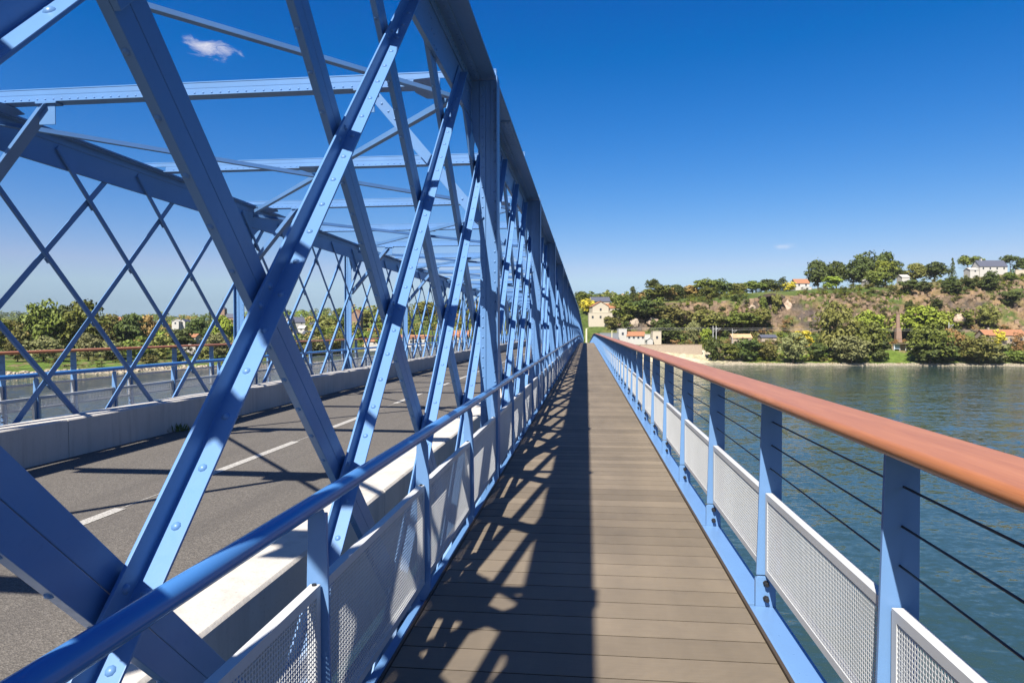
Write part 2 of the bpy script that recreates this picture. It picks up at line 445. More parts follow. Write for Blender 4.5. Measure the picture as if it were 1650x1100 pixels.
def barrier(mirror):
    t = thing('concrete_barrier', 'low grey concrete kerb wall across the road, in shade below the far lattice' if mirror else
              'low concrete kerb wall with sunlit white top beside the near lattice', 'barrier', group=None)
    L = 3.43
    m = MB()
    h = L / 2 - 0.004
    prof = [(-1.86, -0.44), (-1.455, -0.44), (-1.45, 0.385), (-1.465, 0.40), (-1.825, 0.40), (-1.845, 0.38)]
    m.extr(prof, (0, 0, 0), (1, 0, 0), (0, 0, 1), (0, 1, 0), -h, h)
    if mirror: m.flipx(CX)
    me = m.mesh('barrier_block', CONC, 0.006, seg=2)
    y = Y0 + L / 2 - 0.9
    while y < 262:
        link('barrier_block', me, t, fr(y)); y += L
    return t
barrier(False); barrier(True)

# ------------------------------------------------------------------ lattice trusses
ALF = math.atan(1.015)
TU, NU = Vector((0, math.cos(ALF), math.sin(ALF))), Vector((0, -math.sin(ALF), math.cos(ALF)))     # rising away from us
TD, ND = Vector((0, -math.sqrt(.5), math.sqrt(.5))), Vector((0, math.sqrt(.5), math.sqrt(.5)))     # rising towards us
ZB, ZT = -0.45, 4.13
# up-diagonal k: top edge of its web leg passes y = 1.92 + P*k at z = 1.115; down-diagonal k: upper edge y + z = 4.39 + P*k
UREF, DREF = 1.92 - 1.115 / 1.015, 4.39
XO, XI = -1.238, -1.262
def up_pt(z): return Vector((0, z / 1.015, z))                # along the up-diagonal's upper edge, local to its y at z = 0
def dn_pt(z): return Vector((0, -z, z))
def crossings(rel):
    """z values where up-diagonal meets the down-diagonals (mid widths)"""
    res = []
    for k_ in range(-6, 10):
        yd_ = DREF + P * k_ - UREF - 0.168 * math.sqrt(.5)
        z = (yd_ - 0.055) / (1 + 1 / 1.015)
        if 0.1 < z < 3.75: res.append(z)
    return res
UP_CR = crossings(0)
def up_mesh(bev):
    m = MB()
    lo, hi = ZB / math.sin(ALF), ZT / math.sin(ALF)
    w, t_, fl = 0.083, 0.011, 0.084
    # angle section: web leg in the truss plane, outstanding leg along its lower edge towards the footway
    prof = [(0, -w), (fl, -w), (fl, -w + t_), (t_, -w + t_), (t_, 0), (0, 0)]
    m.extr(prof, (XO, 0, 0), (1, 0, 0), NU, TU, lo, hi)
    return m.mesh('up_diagonal', BLUE, bev, seg=2)
def dn_mesh(bev, w=0.168):
    m = MB()
    lo, hi = ZB / math.sqrt(.5), ZT / math.sqrt(.5)
    t_ = 0.012
    m.extr([(-0.036, -w), (0, -w), (0, -w / 2 - .0012), (-t_, -w / 2 - .0012), (-t_, -w + t_), (-0.036, -w + t_)], (XI, 0, 0), (1, 0, 0), ND, TD, lo, hi)
    m.extr([(-t_, -w / 2 + .0012), (0, -w / 2 + .0012), (0, 0), (-t_, 0)], (XI, 0, 0), (1, 0, 0), ND, TD, lo, hi)
    # packing plates at the crossings, filling the gap between both layers
    for k_ in range(-6, 10):
        z = ((UREF - DREF + P * k_) + 0.17) / -(1 + 1 / 1.015)
        if 0.1 < z < 3.75:
            c_ = dn_pt(z) - ND * w / 2; q_ = min(.07, w / 2)
            m.extr([(0.001, -q_), (0.0225, -q_), (0.0225, q_), (0.001, q_)], Vector((XI, 0, 0)) + c_, (1, 0, 0), NU, TU, -q_ * 1.2, q_ * 1.2)
    return m.mesh('down_diagonal', BLUE, bev, seg=2)
def up_rivets():
    pts = []
    s_ = 0.06
    lo, hi = ZB / math.sin(ALF), 3.86 / math.sin(ALF)
    t_ = lo + 0.08
    while t_ < hi:
        pts.append((Vector((XO + 0.048, 0, 0)) + TU * t_ - NU * 0.0720, NU)); t_ += 0.2
    for z in UP_CR:
        c_ = up_pt(z) - NU * 0.036
        for d in (-0.055, 0.055):
            pts.append((Vector((XO + 0.011, 0, 0)) + c_ + TU * d, Vector((1, 0, 0))))
    return pts
def dn_rivets():
    pts = []; lo, hi = ZB / math.sqrt(.5), 3.8 / math.sqrt(.5); t_ = lo + 0.1
    while t_ < hi:
        pts.append((Vector((XI - 0.020, 0, 0)) + TD * t_ - ND * 0.168, -ND)); t_ += 0.2
    return pts
def rivet_row(pts, r, n=7):
    m = MB()
    for p_, d in pts: m.dome(p_, d, r, n=n)
    return m
def chord_mesh():
    m = MB(); h = LP / 2
    m.box(-1.259, -1.241, -h, h, 3.83, 4.264)                       # deep web
    m.box(-1.395, -0.97, -h, h, 4.266, 4.290)                        # wide top plate
    for sg in (1, -1):
        m.extr([(0.010, 4.160), (0.022, 4.160), (0.022, 4.252), (0.115, 4.252), (0.115, 4.2645), (0.010, 4.2645)], (-1.25, 0, 0), (sg, 0, 0), (0, 0, 1), (0, 1, 0), -h, h)
    m.box(-1.2405, -1.230, -h + 1.70, -h + 2.50, 3.836, 4.155)       # splice plate
    m.box(-1.05 - .06, -0.985, -h + 1.5, -h + 2.7, 4.2535, 4.265)
    m.box(-1.27, -1.23, -h, h, 3.822, 3.8295)
    return m
def chord_rivets():
    pts = []; h = LP / 2
    y = -h + 0.05
    while y < h:
        pts.append((Vector((-1.228, y, 4.215)), Vector((1, 0, 0))))
        pts.append((Vector((-1.172, y + .05, 4.252)), Vector((0, 0, -1))))
        y += 0.11
    for a in range(6):
        for b in range(4): pts.append((Vector((-1.230, -h + 1.77 + a * 0.125, 3.88 + b * 0.075)), Vector((1, 0, 0))))
    for a in range(9):
        for b in range(2): pts.append((Vector((-1.02 - b * .055, -h + 1.56 + a * .13, 4.2535)), Vector((0, 0, -1))))
    # rows where the inner diagonals are riveted behind the web
    for k_ in range(4):
        for z in (3.88, 3.97, 4.06, 4.14):
            y = ((DREF + P * k_) - 0.06 - z - (V0 - UREF) * 0 - V0) % LP
            if y > h: y -= LP
            for dy in (-0.045, 0.045):
                if abs(y + dy) < h - .02: pts.append((Vector((-1.241, y + dy, z)), Vector((1, 0, 0))))
    return pts
def vert_mesh():
    m = MB()
    m.box(-1.145, -0.957, -0.006, 0.006, -0.45, 4.25)                # plate across the bridge
    m.box(-0.9565, -0.944, -0.095, 0.095, -0.45, 4.262)              # outer flange
    m.box(-1.03, -0.957, -0.018, -0.0065, -0.45, 4.24)               # angle legs on the near face
    m.box(-1.145, -1.085, -0.018, -0.0065, -0.45, 4.24)
    m.extr([(-1.145, 3.45), (-1.145, 4.245), (-1.235, 4.245), (-1.235, 3.70), (-1.19, 3.56)], (0, 0, 0), (1, 0, 0), (0, 0, 1), (0, 1, 0), -0.0055, 0.0055)
    # gusset hanging below the web
    g = [(-0.55, 3.84), (-0.40, 3.76), (-0.20, 3.62), (-0.10, 3.42), (0.10, 3.42), (0.20, 3.62), (0.40, 3.76), (0.55, 3.84), (0.55, 3.99), (-0.55, 3.99)]
    m.extr(g, (-1.2395, 0, 0), (0, 1, 0), (0, 0, 1), (1, 0, 0), -0.017, 0.0)
    return m
def vert_rivets():
    pts = []; z = -0.3
    while z < 4.2:
        pts.append((Vector((-0.985, -0.018, z)), Vector((0, -1, 0)))); pts.append((Vector((-1.117, -0.018, z + .05)), Vector((0, -1, 0))))
        z += 0.108
    return pts
def truss(mirror):
    t = thing('lattice_truss', 'blue riveted lattice truss beyond the road, far side of the bridge' if mirror else
              'tall blue riveted lattice truss right beside the footway, its diagonals streaked with sun', 'bridge truss', (0, 0, 0))
    fx = (lambda m: m.flipx(CX)) if mirror else (lambda m: m)
    def mk(mesh_builder):
        return mesh_builder
    ub, db = up_mesh(0.0025), dn_mesh(0.0025, 0.088 if mirror else 0.168)
    if mirror:
        for me in (ub, db):
            for v in me.vertices: v.co.x = 2 * CX - v.co.x
            me.flip_normals()
    ur = fx(rivet_row(up_rivets(), 0.0150)).mesh('rivets', BLUE, smooth=True); ur.shade_smooth()
    dr = fx(rivet_row(dn_rivets(), 0.0125)).mesh('rivets', BLUE); dr.shade_smooth()
    ch = fx(chord_mesh()).mesh('top_chord', BLUE, 0.002, seg=1)
    cr = fx(rivet_row(chord_rivets(), 0.0125, 6)).mesh('rivets', BLUE); cr.shade_smooth()
    ve = fx(vert_mesh()).mesh('upright', BLUE, 0.002, seg=1)
    vr = fx(rivet_row(vert_rivets(), 0.0125, 6)).mesh('rivets', BLUE); vr.shade_smooth()
    one = MB(); one.dome((0, 0, 0), (0, 0, 1), 0.0150, n=8); one = one.mesh('rivet', BLUE); one.shade_smooth()
    bc = MB(); bc.box(-1.42, -1.02, -LP / 2, LP / 2, -0.95, -0.47); bc = fx(bc).mesh('bottom_chord', BLUE)
    I = Matrix.Identity(4)
    for n in range(-3, int((YT - V0) / LP) + 1):
        yv = V0 + LP * n
        c_ = link('top_chord', ch, t, fr(yv + LP / 2))
        if yv < 62: link('rivets', cr, c_, I, 'stuff')
        link('bottom_chord', bc, t, fr(yv + LP / 2))
        v_ = link('upright', ve, t, fr(yv))
        if yv < 62: link('rivets', vr, v_, I, 'stuff')
    ks = range(-8, int(YT / P))
    for k_ in ks:
        y = UREF + P * k_
        if y > -13.5:
            o = link('up_diagonal', ub, t, fr(y + 2) @ Matrix.Translation((0, -2, 0)))
            if not mirror and k_ in (-1, 0, 1):
                for p_, d in up_rivets():
                    if y + p_.y > 0.3:
                        link('rivet', one, o, Matrix.Translation(p_) @ d.to_track_quat('Z', 'Y').to_matrix().to_4x4())
            elif y < 50: link('rivets', ur, o, I, 'stuff')
        y = DREF + P * k_
        if y > -10:
            o = link('down_diagonal', db, t, fr(y - 2) @ Matrix.Translation((0, 2, 0)))
            if y < 40 and not mirror: link('rivets', dr, o, I, 'stuff')
    return t
truss(False); truss(True)

# ------------------------------------------------------------------ overhead beams and bracing between the trusses
def beam_mesh():
    m = MB()
    xa, xb = -0.965, 2 * CX + 0.965
    m.box(xb, xa, -0.006, 0.006, 4.292, 4.352)
    m.box(xb + .62, xa - .62, -0.0055, 0.0055, 4.205, 4.2915)
    m.box(xb, xa, -0.010, 0.065, 4.3525, 4.366)
    m.box(xb + .62, xa - .62, -0.075, 0.075, 4.190, 4.2045)
    m.box(xb + .62, xa - .62, -0.0165, -0.0065, 4.205, 4.268)
    m.box(xb + .62, xa - .62, 0.0065, 0.0165, 4.205, 4.268)
    return m
def beam_rivets():
    pts = []; x = -1.65
    while x > 2 * CX + 1.65:
        pts.append((Vector((x, -0.0165, 4.238)), Vector((0, -1, 0)))); x -= 0.102
    return pts
brc = thing('overhead_bracing', 'pale blue cross beams and thin bracing bars spanning overhead between both lattices', 'bridge bracing')
bm_ = beam_mesh().mesh('cross_beam', BLUE, 0.002, seg=1)
bmr = rivet_row(beam_rivets(), 0.0125, 6).mesh('rivets', BLUE); bmr.shade_smooth()
def angle_bar(p, q, w=0.07, t_=0.009, updir=(0, 0, 1)):
    m = MB(); p, q = Vector(p), Vector(q); T = (q - p); L = T.length; T /= L
    U = Vector(updir); U = (U - T * U.dot(T)).normalized(); S = T.cross(U)
    m.extr([(0, 0), (w, 0), (w, t_), (t_, t_), (t_, w), (0, w)], p, S, U, T, 0, L); return m
xr, xl = -1.36, 2 * CX + 1.36
gpm = []
for x, sg in ((-1.60, -1), (2 * CX + 1.60, 1)):
    gp = MB(); gp.extr([(0, -0.34), (0.20, -0.30), (0.28, -0.10), (0.28, 0.10), (0.20, 0.30), (0, 0.34)], (x, 0, 4.178), (sg, 0, 0), (0, 1, 0), (0, 0, 1), 0, 0.010)
    gpm.append(gp.mesh('gusset_plate', BLUE, 0.001, seg=1))
gc = MB(); gc.extr([(-0.30, -0.22), (0.30, -0.22), (0.36, 0), (0.30, 0.22), (-0.30, 0.22), (-0.36, 0)], (CX, 0, 4.178), (1, 0, 0), (0, 1, 0), (0, 0, 1), 0, 0.010)
gcm = gc.mesh('gusset_plate', BLUE, 0.001, seg=1)
x1m = angle_bar((xr, -LP / 2, 4.105), (xl, LP / 2, 4.105)).mesh('brace_bar', BLUE)
x2m = angle_bar((xl, -LP / 2, 4.090 - .07), (xr, LP / 2, 4.090 - .07)).mesh('brace_bar', BLUE)
def knee(mirror):
    m = MB()
    p, q = Vector((-2.36, 0, 4.19)), Vector((-1.14, 0, 2.74))
    T = (q - p).normalized(); S = Vector((T.z, 0, -T.x))
    m.extr([(-0.055, -0.006), (0.045, -0.006), (0.045, -0.085), (0.056, -0.085), (0.056, 0.085), (0.045, 0.085), (0.045, 0.006), (-0.055, 0.006)], p, S, (0, 1, 0), T, 0, (q - p).length)
    m.box(-2.50, -2.30, -0.034, -0.024, 3.93, 4.19)
    m.box(-2.53, -2.27, -0.06, 0.06, 4.165, 4.189)
    if mirror: m.flipx(CX)
    return m.mesh('knee_brace', BLUE, 0.0015, seg=1)
km, kmm = knee(False), knee(True)
def knee_rivets(mirror):
    p, q = Vector((-2.36, -0.006, 4.19)), Vector((-1.14, -0.006, 2.74))
    return [((p + (q - p) * f_) if not mirror else Vector((2 * CX - (p + (q - p) * f_).x, -.006, (p + (q - p) * f_).z)), Vector((0, -1, 0))) for f_ in (0.05, 0.11, 0.17, 0.23, 0.78, 0.84, 0.90)]
krm = [rivet_row(knee_rivets(b), 0.014).mesh('rivets', BLUE) for b in (False, True)]
for j in range(-6, int((YT - V0) / (LP / 2))):
    y = V0 + LP / 2 * j
    b_ = link('cross_beam', bm_, brc, fr(y))
    if y < 45: link('rivets', bmr, b_, Matrix.Identity(4), 'stuff')
    if j % 2 == 0:
        for me in gpm: link('gusset_plate', me, brc, fr(y))
        for q, me in enumerate((km, kmm)):
            o = link('knee_brace', me, brc, fr(y - 0.03))
            if y < 40: link('rivets', krm[q], o, Matrix.Identity(4), 'stuff')
    else:
        link('gusset_plate', gcm, brc, fr(y))
        link('brace_bar', x1m, brc, fr(y)); link('brace_bar', x2m, brc, fr(y))

# ------------------------------------------------------------------ railings
def panel_mesh(x0, x1, z0, z1, half, mirror, xm=None):
    m = MB(); fw = 0.036; pitch = 0.0175; bw = 0.0049
    m.box(x0, x1, -half, half, z1 - fw, z1); m.box(x0, x1, -half, half, z0, z0 + fw)
    m.box(x0, x1, -half, -half + fw, z0 + fw, z1 - fw); m.box(x0, x1, half - fw, half, z0 + fw, z1 - fw)
    xm = (x0 + x1) / 2 if xm is None else xm
    y = -half + fw + pitch / 2
    while y < half - fw:
        m.box(xm - 0.0011, xm + 0.0007, y - bw / 2, y + bw / 2, z0 + fw, z1 - fw); y += pitch
    z = z0 + fw + pitch * 0.6
    while z < z1 - fw:
        m.box(xm - 0.0007, xm + 0.0011, -half + fw, half - fw, z - bw / 2, z + bw / 2); z += pitch
    if mirror: m.flipx(CX)
    return m.mesh('mesh_panel', WHITE)
def inner_railing(mirror, yend):
    t = thing('footway_railing', 'low blue tube railing with mesh panels on the far footway behind the kerb wall' if mirror else
              'blue tube handrail with pale mesh panels along the lattice side of the footway', 'railing')
    xs = -0.955
    pm = MB()
    pm.extr([(-0.985, -0.05), (-0.918, -0.05), (-0.924, 0.60), (-0.932, 0.865), (-0.945, 0.905), (-1.0, 0.905), (-1.006, 0.62)], (0, 0, 0), (1, 0, 0), (0, 0, 1), (0, 1, 0), -0.007, 0.007)
    pm.box(-0.962, -0.950, 0.0075, 0.060, -0.05, 0.88)
    pme = (pm.flipx(CX) if mirror else pm).mesh('post', BLUE2, 0.0015, seg=1)
    pa = panel_mesh(-0.987, -0.950, 0.055, 0.64, ST / 2 - 0.016, mirror, -0.954)
    bo = MB()
    for z, y in ((0.33, 0.05), (0.60, 0.05)): bo.cyl((-0.951, y, z), (-0.944, y, z), 0.006)
    bo.cyl((-0.968, -0.03, 0.639), (-0.968, -0.03, 0.646), 0.009, n=8)
    bo = (bo.flipx(CX) if mirror else bo).mesh('bolts', BLACK)
    n = -5
    while ST0 + ST * n < yend:
        y = ST0 + ST * n
        o = link('post', pme, t, fr(y))
        if y < 20: link('bolts', bo, o, Matrix.Identity(4), 'stuff')
        link('mesh_panel', pa, t, fr(y + ST / 2)); n += 1
    r = 0.0325
    ys = [Y0 + ST * i for i in range(int((yend - Y0) / ST))]
    path('handrail', [(-0.955 + r * math.cos(a * math.pi / 10), 0.94 + r * math.sin(a * math.pi / 10)) for a in range(20)], ys, TUBE, t, True, cx=CX if mirror else None)
inner_railing(False, 262); inner_railing(True, 150)

def parapet(mirror, yend):
    t = thing('footway_parapet', 'parapet with reddish wooden rail on the far edge of the bridge' if mirror else
              'parapet above the river with broad wooden rail, blue posts, cables and pale mesh panels', 'parapet')
    fx = (lambda m: m.flipx(CX)) if mirror else (lambda m: m)
    pm = MB()
    pm.extr([(0.950, 0.176), (1.086, 0.176), (1.086, 1.160), (0.978, 1.160)], (0, 0, 0), (1, 0, 0), (0, 0, 1), (0, 1, 0), -0.008, 0.008)
    pm.box(1.052, 1.060, 0.0085, 0.070, 0.176, 1.158)
    pme = fx(pm).mesh('post', BLUE2, 0.002, seg=2)
    foot = MB()
    foot.extr([(0.944, -0.06), (1.058, -0.06), (1.052, 0.168), (0.956, 0.168), (0.944, 0.150)], (0, 0, 0), (1, 0, 0), (0, 0, 1), (0, 1, 0), -0.014, 0.014)
    foot.box(0.998, 1.008, -0.0155, 0.06, 0.0, 0.15)
    foot = fx(foot).mesh('post_foot', BLUE2, 0.003, seg=2)
    one = MB(); one.cyl((1.0, -0.010, 0), (1.0, -0.048, 0), 0.0125, n=10); one.cyl((1.0, -0.010, 0), (1.0, -0.022, 0), 0.018, n=6)
    one = fx(one).mesh('bolt', BLACK, 0.001, seg=1)
    bo = MB()
    for z in (0.132, 0.046):
        bo.cyl((1.0, -0.010, z), (1.0, -0.048, z), 0.0125, n=10); bo.cyl((1.0, -0.010, z), (1.0, -0.022, z), 0.018, n=6)
    bo.cyl((1.016, -0.0055, 0.56), (1.016, -0.014, 0.56), 0.006)
    bo = fx(bo).mesh('bolts', BLACK)
    pa = panel_mesh(0.994, 1.034, 0.182, 0.640, ST / 2 - 0.020, mirror, 0.998)
    cp = MB()
    cp.extr([(0.909, -0.055), (1.055, -0.055), (1.055, -0.002), (0.922, 0.004), (0.909, 0.001)], (0, 0, 0), (1, 0, 0), (0, 0, 1), (0, 1, 0), -ST / 2 + 0.020, ST / 2 - 0.020)
    cpm = fx(cp).mesh('curb_plate', BLUE2, 0.002, seg=2)
    n = -5
    while ST0 + ST * n < yend:
        y = ST0 + ST * n
        o = link('post', pme, t, fr(y))
        f_ = link('post_foot', foot, t, fr(y))
        if not mirror and y < 11:
            for z in (0.132, 0.046): link('bolt', one, f_, Matrix.Translation((0, 0, z)))
        elif y < 70: link('bolts', bo, f_, Matrix.Identity(4), 'stuff')
        link('mesh_panel', pa, t, fr(y + ST / 2))
        link('curb_plate', cpm, t, fr(y + ST / 2)); n += 1
    ys = [Y0 + ST * i for i in range(int((yend - Y0) / ST))]
    for x, z in ((1.035, 1.035), (1.030, 0.905), (1.024, 0.775)):
        path('cable', [(x + 0.0042 * math.cos(a * math.pi / 3), z + 0.0042 * math.sin(a * math.pi / 3)) for a in range(6)], ys, CABLE, t, True, cx=CX if mirror else None)
    xi, xo, zb, zt = 0.900, 1.155, 1.163, 1.212
    pr = [(xo - .01, zb), (xo, zb + .01), (xo, zt - .012), (xo - .012, zt)]
    r = (zt - zb) / 2
    for a in range(9):
        th = math.pi / 2 + math.pi * a / 8
        pr.append((xi + r + r * math.cos(th), zb + r + r * math.sin(th)))
    o = path('handrail', pr[::-1], ys, WOOD, t, False, cx=CX if mirror else None)
    for pl in o.data.polygons: pl.use_smooth = len(pl.vertices) == 4
    o.data.set_sharp_from_angle(angle=0.6)
parapet(False, 262); parapet(True, 150)

# a tuft of weeds at the foot of the far kerb wall
def tuft(x, y, label):
    rng = random.Random(5); m = MB()
    for i in range(46):
        a = rng.uniform(0, 6.28); h = rng.uniform(.05, .15); l = rng.uniform(.02, .10); w = .006
        b0 = Vector((rng.gauss(0, .05), rng.gauss(0, .09), 0)); d = Vector((math.cos(a), math.sin(a), 0)); s_ = Vector((-d.y, d.x, 0)) * w
        m.add([b0 - s_, b0 + s_, b0 + d * l * .5 + Vector((0, 0, h * .7)) + s_ * 1.2, b0 + d * l + Vector((0, 0, h)), b0 + d * l * .5 + Vector((0, 0, h * .7)) - s_ * 1.2],
              [(0, 1, 2, 4), (4, 2, 3)])
    o = link('weed_tuft', m.mesh('weed_tuft', GRASSM)); o.location = (x, y, zp(y) - 0.097); tag(o, label, 'weed')
tuft(-6.66, 10.6, 'small green weed tuft at the foot of the far concrete kerb wall')

#LANDSCAPE#
# ------------------------------------------------------------------ river and banks
WZ = -10.0
FWD, RGT = Vector((-math.sin(YAW), math.cos(YAW), 0)), Vector((math.cos(YAW), math.sin(YAW), 0))
def world(lat, d, z=0.0): return FWD * d + RGT * lat + Vector((0, 0, z))
def T(u): return (u - 825) / 1100.0
# cross-sections of the land seen from the bridge: bearing -> (distance, height) pairs, from the water's edge up
SEC = [
 (-900, [(205, -12), (214, -9.6), (240, -7), (330, -5), (520, -2), (800, 6), (1100, 26), (1500, 58), (2000, 66), (2900, 60)]),
 (0,    [(214, -12), (222, -9.7), (232, -8.6), (262, -6.6), (330, -5), (520, -1), (800, 8), (1150, 24), (1600, 62), (2100, 66), (2900, 60)]),
 (200,  [(238, -12), (247, -9.7), (254, -8.8), (282, -6.8), (330, -5), (450, -1), (700, 12), (1000, 30), (1300, 36), (2000, 40), (2900, 44)]),
 (350,  [(276, -12), (286, -9.7), (294, -8.6), (315, -6.8), (350, -5), (450, 0), (640, 14), (900, 30), (1200, 38), (2000, 40), (2900, 44)]),
 (500,  [(304, -12), (315, -9.7), (322, -8.2), (340, -6.2), (380, -3), (450, 4), (560, 16), (760, 30), (1000, 36), (2000, 40), (2900, 44)]),
 (640,  [(320, -12), (330, -9.7), (338, -7.5), (352, -3.0), (380, 0), (430, 9), (520, 21), (680, 31), (900, 36), (2000, 40), (2900, 44)]),
 (780,  [(322, -12), (332, -9.7), (340, -6.0), (352, -1.5), (380, 1.6), (410, 13), (450, 22), (560, 27), (800, 32), (2000, 40), (2900, 44)]),
 (930,  [(322, -12), (331, -9.7), (338, -5.0), (350, -0.6), (376, 1.6), (400, 16), (432, 25), (520, 29), (800, 34), (2000, 40), (2900, 44)]),
 (1020, [(322, -12), (331, -9.7), (338, -6.0), (350, -0.5), (378, 1.2), (398, 14), (428, 25), (520, 31), (800, 34), (2000, 40), (2900, 44)]),
 (1120, [(322, -12), (332, -9.7), (341, -7.4), (356, -2.2), (380, 0.6), (396, 13), (412, 24), (436, 29.5), (520, 33), (800, 36), (2000, 40), (2900, 44)]),
 (1200, [(325, -12), (334, -9.7), (342, -8.2), (357, -3.0), (382, 0.6), (394, 12), (408, 27), (424, 31.5), (520, 36), (800, 38), (2000, 40), (2900, 44)]),
 (1300, [(321, -12), (330, -9.7), (338, -8.2), (355, -3.4), (384, 1.0), (398, 13), (414, 28), (438, 34.5), (520, 39), (800, 42), (2000, 44), (2900, 44)]),
 (1400, [(318, -12), (327, -9.7), (335, -8.2), (354, -3.2), (386, 1.6), (402, 14), (420, 27), (446, 37), (520, 41.5), (800, 44), (2000, 44), (2900, 44)]),
 (1500, [(316, -12), (325, -9.7), (333, -8.2), (352, -3.0), (386, 1.6), (404, 14), (428, 29), (458, 41), (520, 46), (800, 50), (2000, 46), (2900, 44)]),
 (1600, [(312, -12), (321, -9.7), (329, -8.2), (350, -2.8), (386, 1.6), (404, 14), (430, 32), (462, 46), (520, 52), (800, 56), (2000, 50), (2900, 44)]),
 (1700, [(308, -12), (317, -9.7), (325, -8.2), (348, -2.6), (386, 1.6), (404, 14), (430, 33), (462, 47), (520, 53), (800, 56), (2000, 50), (2900, 44)]),
 (2600, [(268, -12), (278, -9.7), (286, -8.2), (310, -2.6), (360, 1.6), (390, 14), (430, 30), (470, 44), (560, 50), (800, 52), (2000, 50), (2900, 44)]),
]
SECT = [T(u) for u, _ in SEC]
def sec_z(i, d):
    s = SEC[i][1]
    if d <= s[0][0]: return s[0][1] - (s[0][0] - d) * 0.25
    for (a, za), (b, zb) in zip(s, s[1:]):
        if d <= b:
            f = (d - a) / (b - a); return za + (zb - za) * f
    return s[-1][1]
def ground_z(lat, d, rough=True):
    t = lat / max(d, 1.0)
    t = min(max(t, SECT[0]), SECT[-1] - 1e-6)
    i = max(j for j in range(len(SECT)) if SECT[j] <= t)
    i = min(i, len(SECT) - 2)
    f = (t - SECT[i]) / (SECT[i + 1] - SECT[i])
    z = sec_z(i, d) * (1 - f) + sec_z(i + 1, d) * f
    if rough and z > -9.5:
        p = Vector((lat * 0.05, d * 0.05, 0))
        cl = cliffness(t, d, z)
        z += noise.fractal(p, 1.0, 2.0, 4) * min(1.0, (z + 9.5) / 4) * 0.9
        if cl > 0:
            q = Vector((lat * 0.13, d * 0.09, z * 0.10))
            z += cl * (noise.ridged_multi_fractal(q, 0.9, 2.1, 4, 0.9, 2.0) - 1.1) * 2.6
    return z
def cliffness(t, d, z):
    u = t * 1100 + 825
    if u < 985 or z < 6 or d > 466: return 0.0
    top = 26 + max(0, (u - 1150)) * 0.035
    a = min(1, max(0, (z - 6) / 5)) * min(1, max(0, (top - z) / 4))
    return a * min(1.0, (u - 985) / 60)
def ground_kind(lat, d, z):
    t = lat / d; u = t * 1100 + 825
    n = noise.fractal(Vector((lat * .045, d * .045, 3.1)), 1.0, 2.0, 4)
    n2 = noise.fractal(Vector((lat * .16, d * .16, 7.7)), 1.0, 2.0, 4)
    GRASS, DRY, ROCK, TAN, SAND, GRAV, LAWN = (0.085, 0.115, 0.028), (0.21, 0.165, 0.080), (0.165, 0.115, 0.080), (0.245, 0.165, 0.092), (0.52, 0.44, 0.32), (0.30, 0.26, 0.20), (0.115, 0.175, 0.030)
    if z < -9.0 + 0.5 * n2: return GRAV
    if 985 < u < 1195 and z < -1.5: 
        return SAND if (z + 9.5) / 8.0 < 1.25 - max(0, u - 1095) / 115.0 + .1 * n2 else (GRASS if n2 > 0 else DRY)
    if u < 480 and z < -6.0 + n: return LAWN if n2 > -0.35 else DRY
    cl = cliffness(t, d, z)
    if cl > 0.15:
        v = n + .6 * n2
        if v > 0.50: return GRASS
        if v > 0.30: return (0.14, 0.135, 0.05)
        w = noise.noise(Vector((lat * .03, z * .12, 1.7))) + .5 * n2
        return TAN if w > 0.05 else (ROCK if w > -0.4 else (0.115, 0.088, 0.075))
    if u > 1250 and 445 < d < 545: return DRY if n > -0.25 else GRASS
    if u > 1000 and z < 2.5 and z > -3: return DRY if n2 > 0.0 else GRASS
    if u > 1200 and z < -3: return (0.13, 0.185, 0.03) if n2 > -.3 else DRY
    return GRASS if n > -0.15 else (0.15, 0.15, 0.05)

def terrain():
    ts = np.linspace(T(-880), T(2550), 560)
    ds = np.concatenate([np.arange(196, 300, 4.0), np.arange(300, 480, 2.0), np.arange(480, 640, 8.0), np.geomspace(640, 2900, 34)])
    vs, cs = [], []
    for t in ts:
        for d in ds:
            lat = t * d; z = ground_z(lat, d)
            dd = d
            cl = cliffness(t, d, z)
            if cl > 0: dd = d + cl * 2.2 * noise.fractal(Vector((lat * .2, d * .05, z * .25)), .9, 2, 3)
            vs.append(tuple(world(t * dd, dd, z))); cs.append((*ground_kind(lat, d, z), 1.0))
    nt_, nd = len(ts), len(ds)
    idx = np.arange(nt_ * nd).reshape(nt_, nd)
    q = np.stack([idx[:-1, :-1], idx[1:, :-1], idx[1:, 1:], idx[:-1, 1:]], -1).reshape(-1, 4)
    me = bpy.data.meshes.new('river_banks'); me.from_pydata(vs, [], q.tolist())
    ca = me.color_attributes.new('ground', 'FLOAT_COLOR', 'POINT')
    ca.data.foreach_set('color', np.array(cs, 'f').ravel())
    me.materials.append(GROUND)
    o = link('river_banks', me, kind='structure'); return o
terrain()
m = MB(); m.v = [(-4200, -1500, WZ), (4200, -1500, WZ), (4200, 4200, WZ), (-4200, 4200, WZ)]; m.f = [(0, 1, 2, 3)]
link('river', m.mesh('river', WATER), kind='structure')
m = MB(); m.v = [(-4200, -1500, -14), (4200, -1500, -14), (4200, 4200, -14), (-4200, 4200, -14)]; m.f = [(0, 1, 2, 3)]
link('river_bed', m.mesh('river_bed', plain('river silt', (0.06, 0.055, 0.035))), kind='structure')

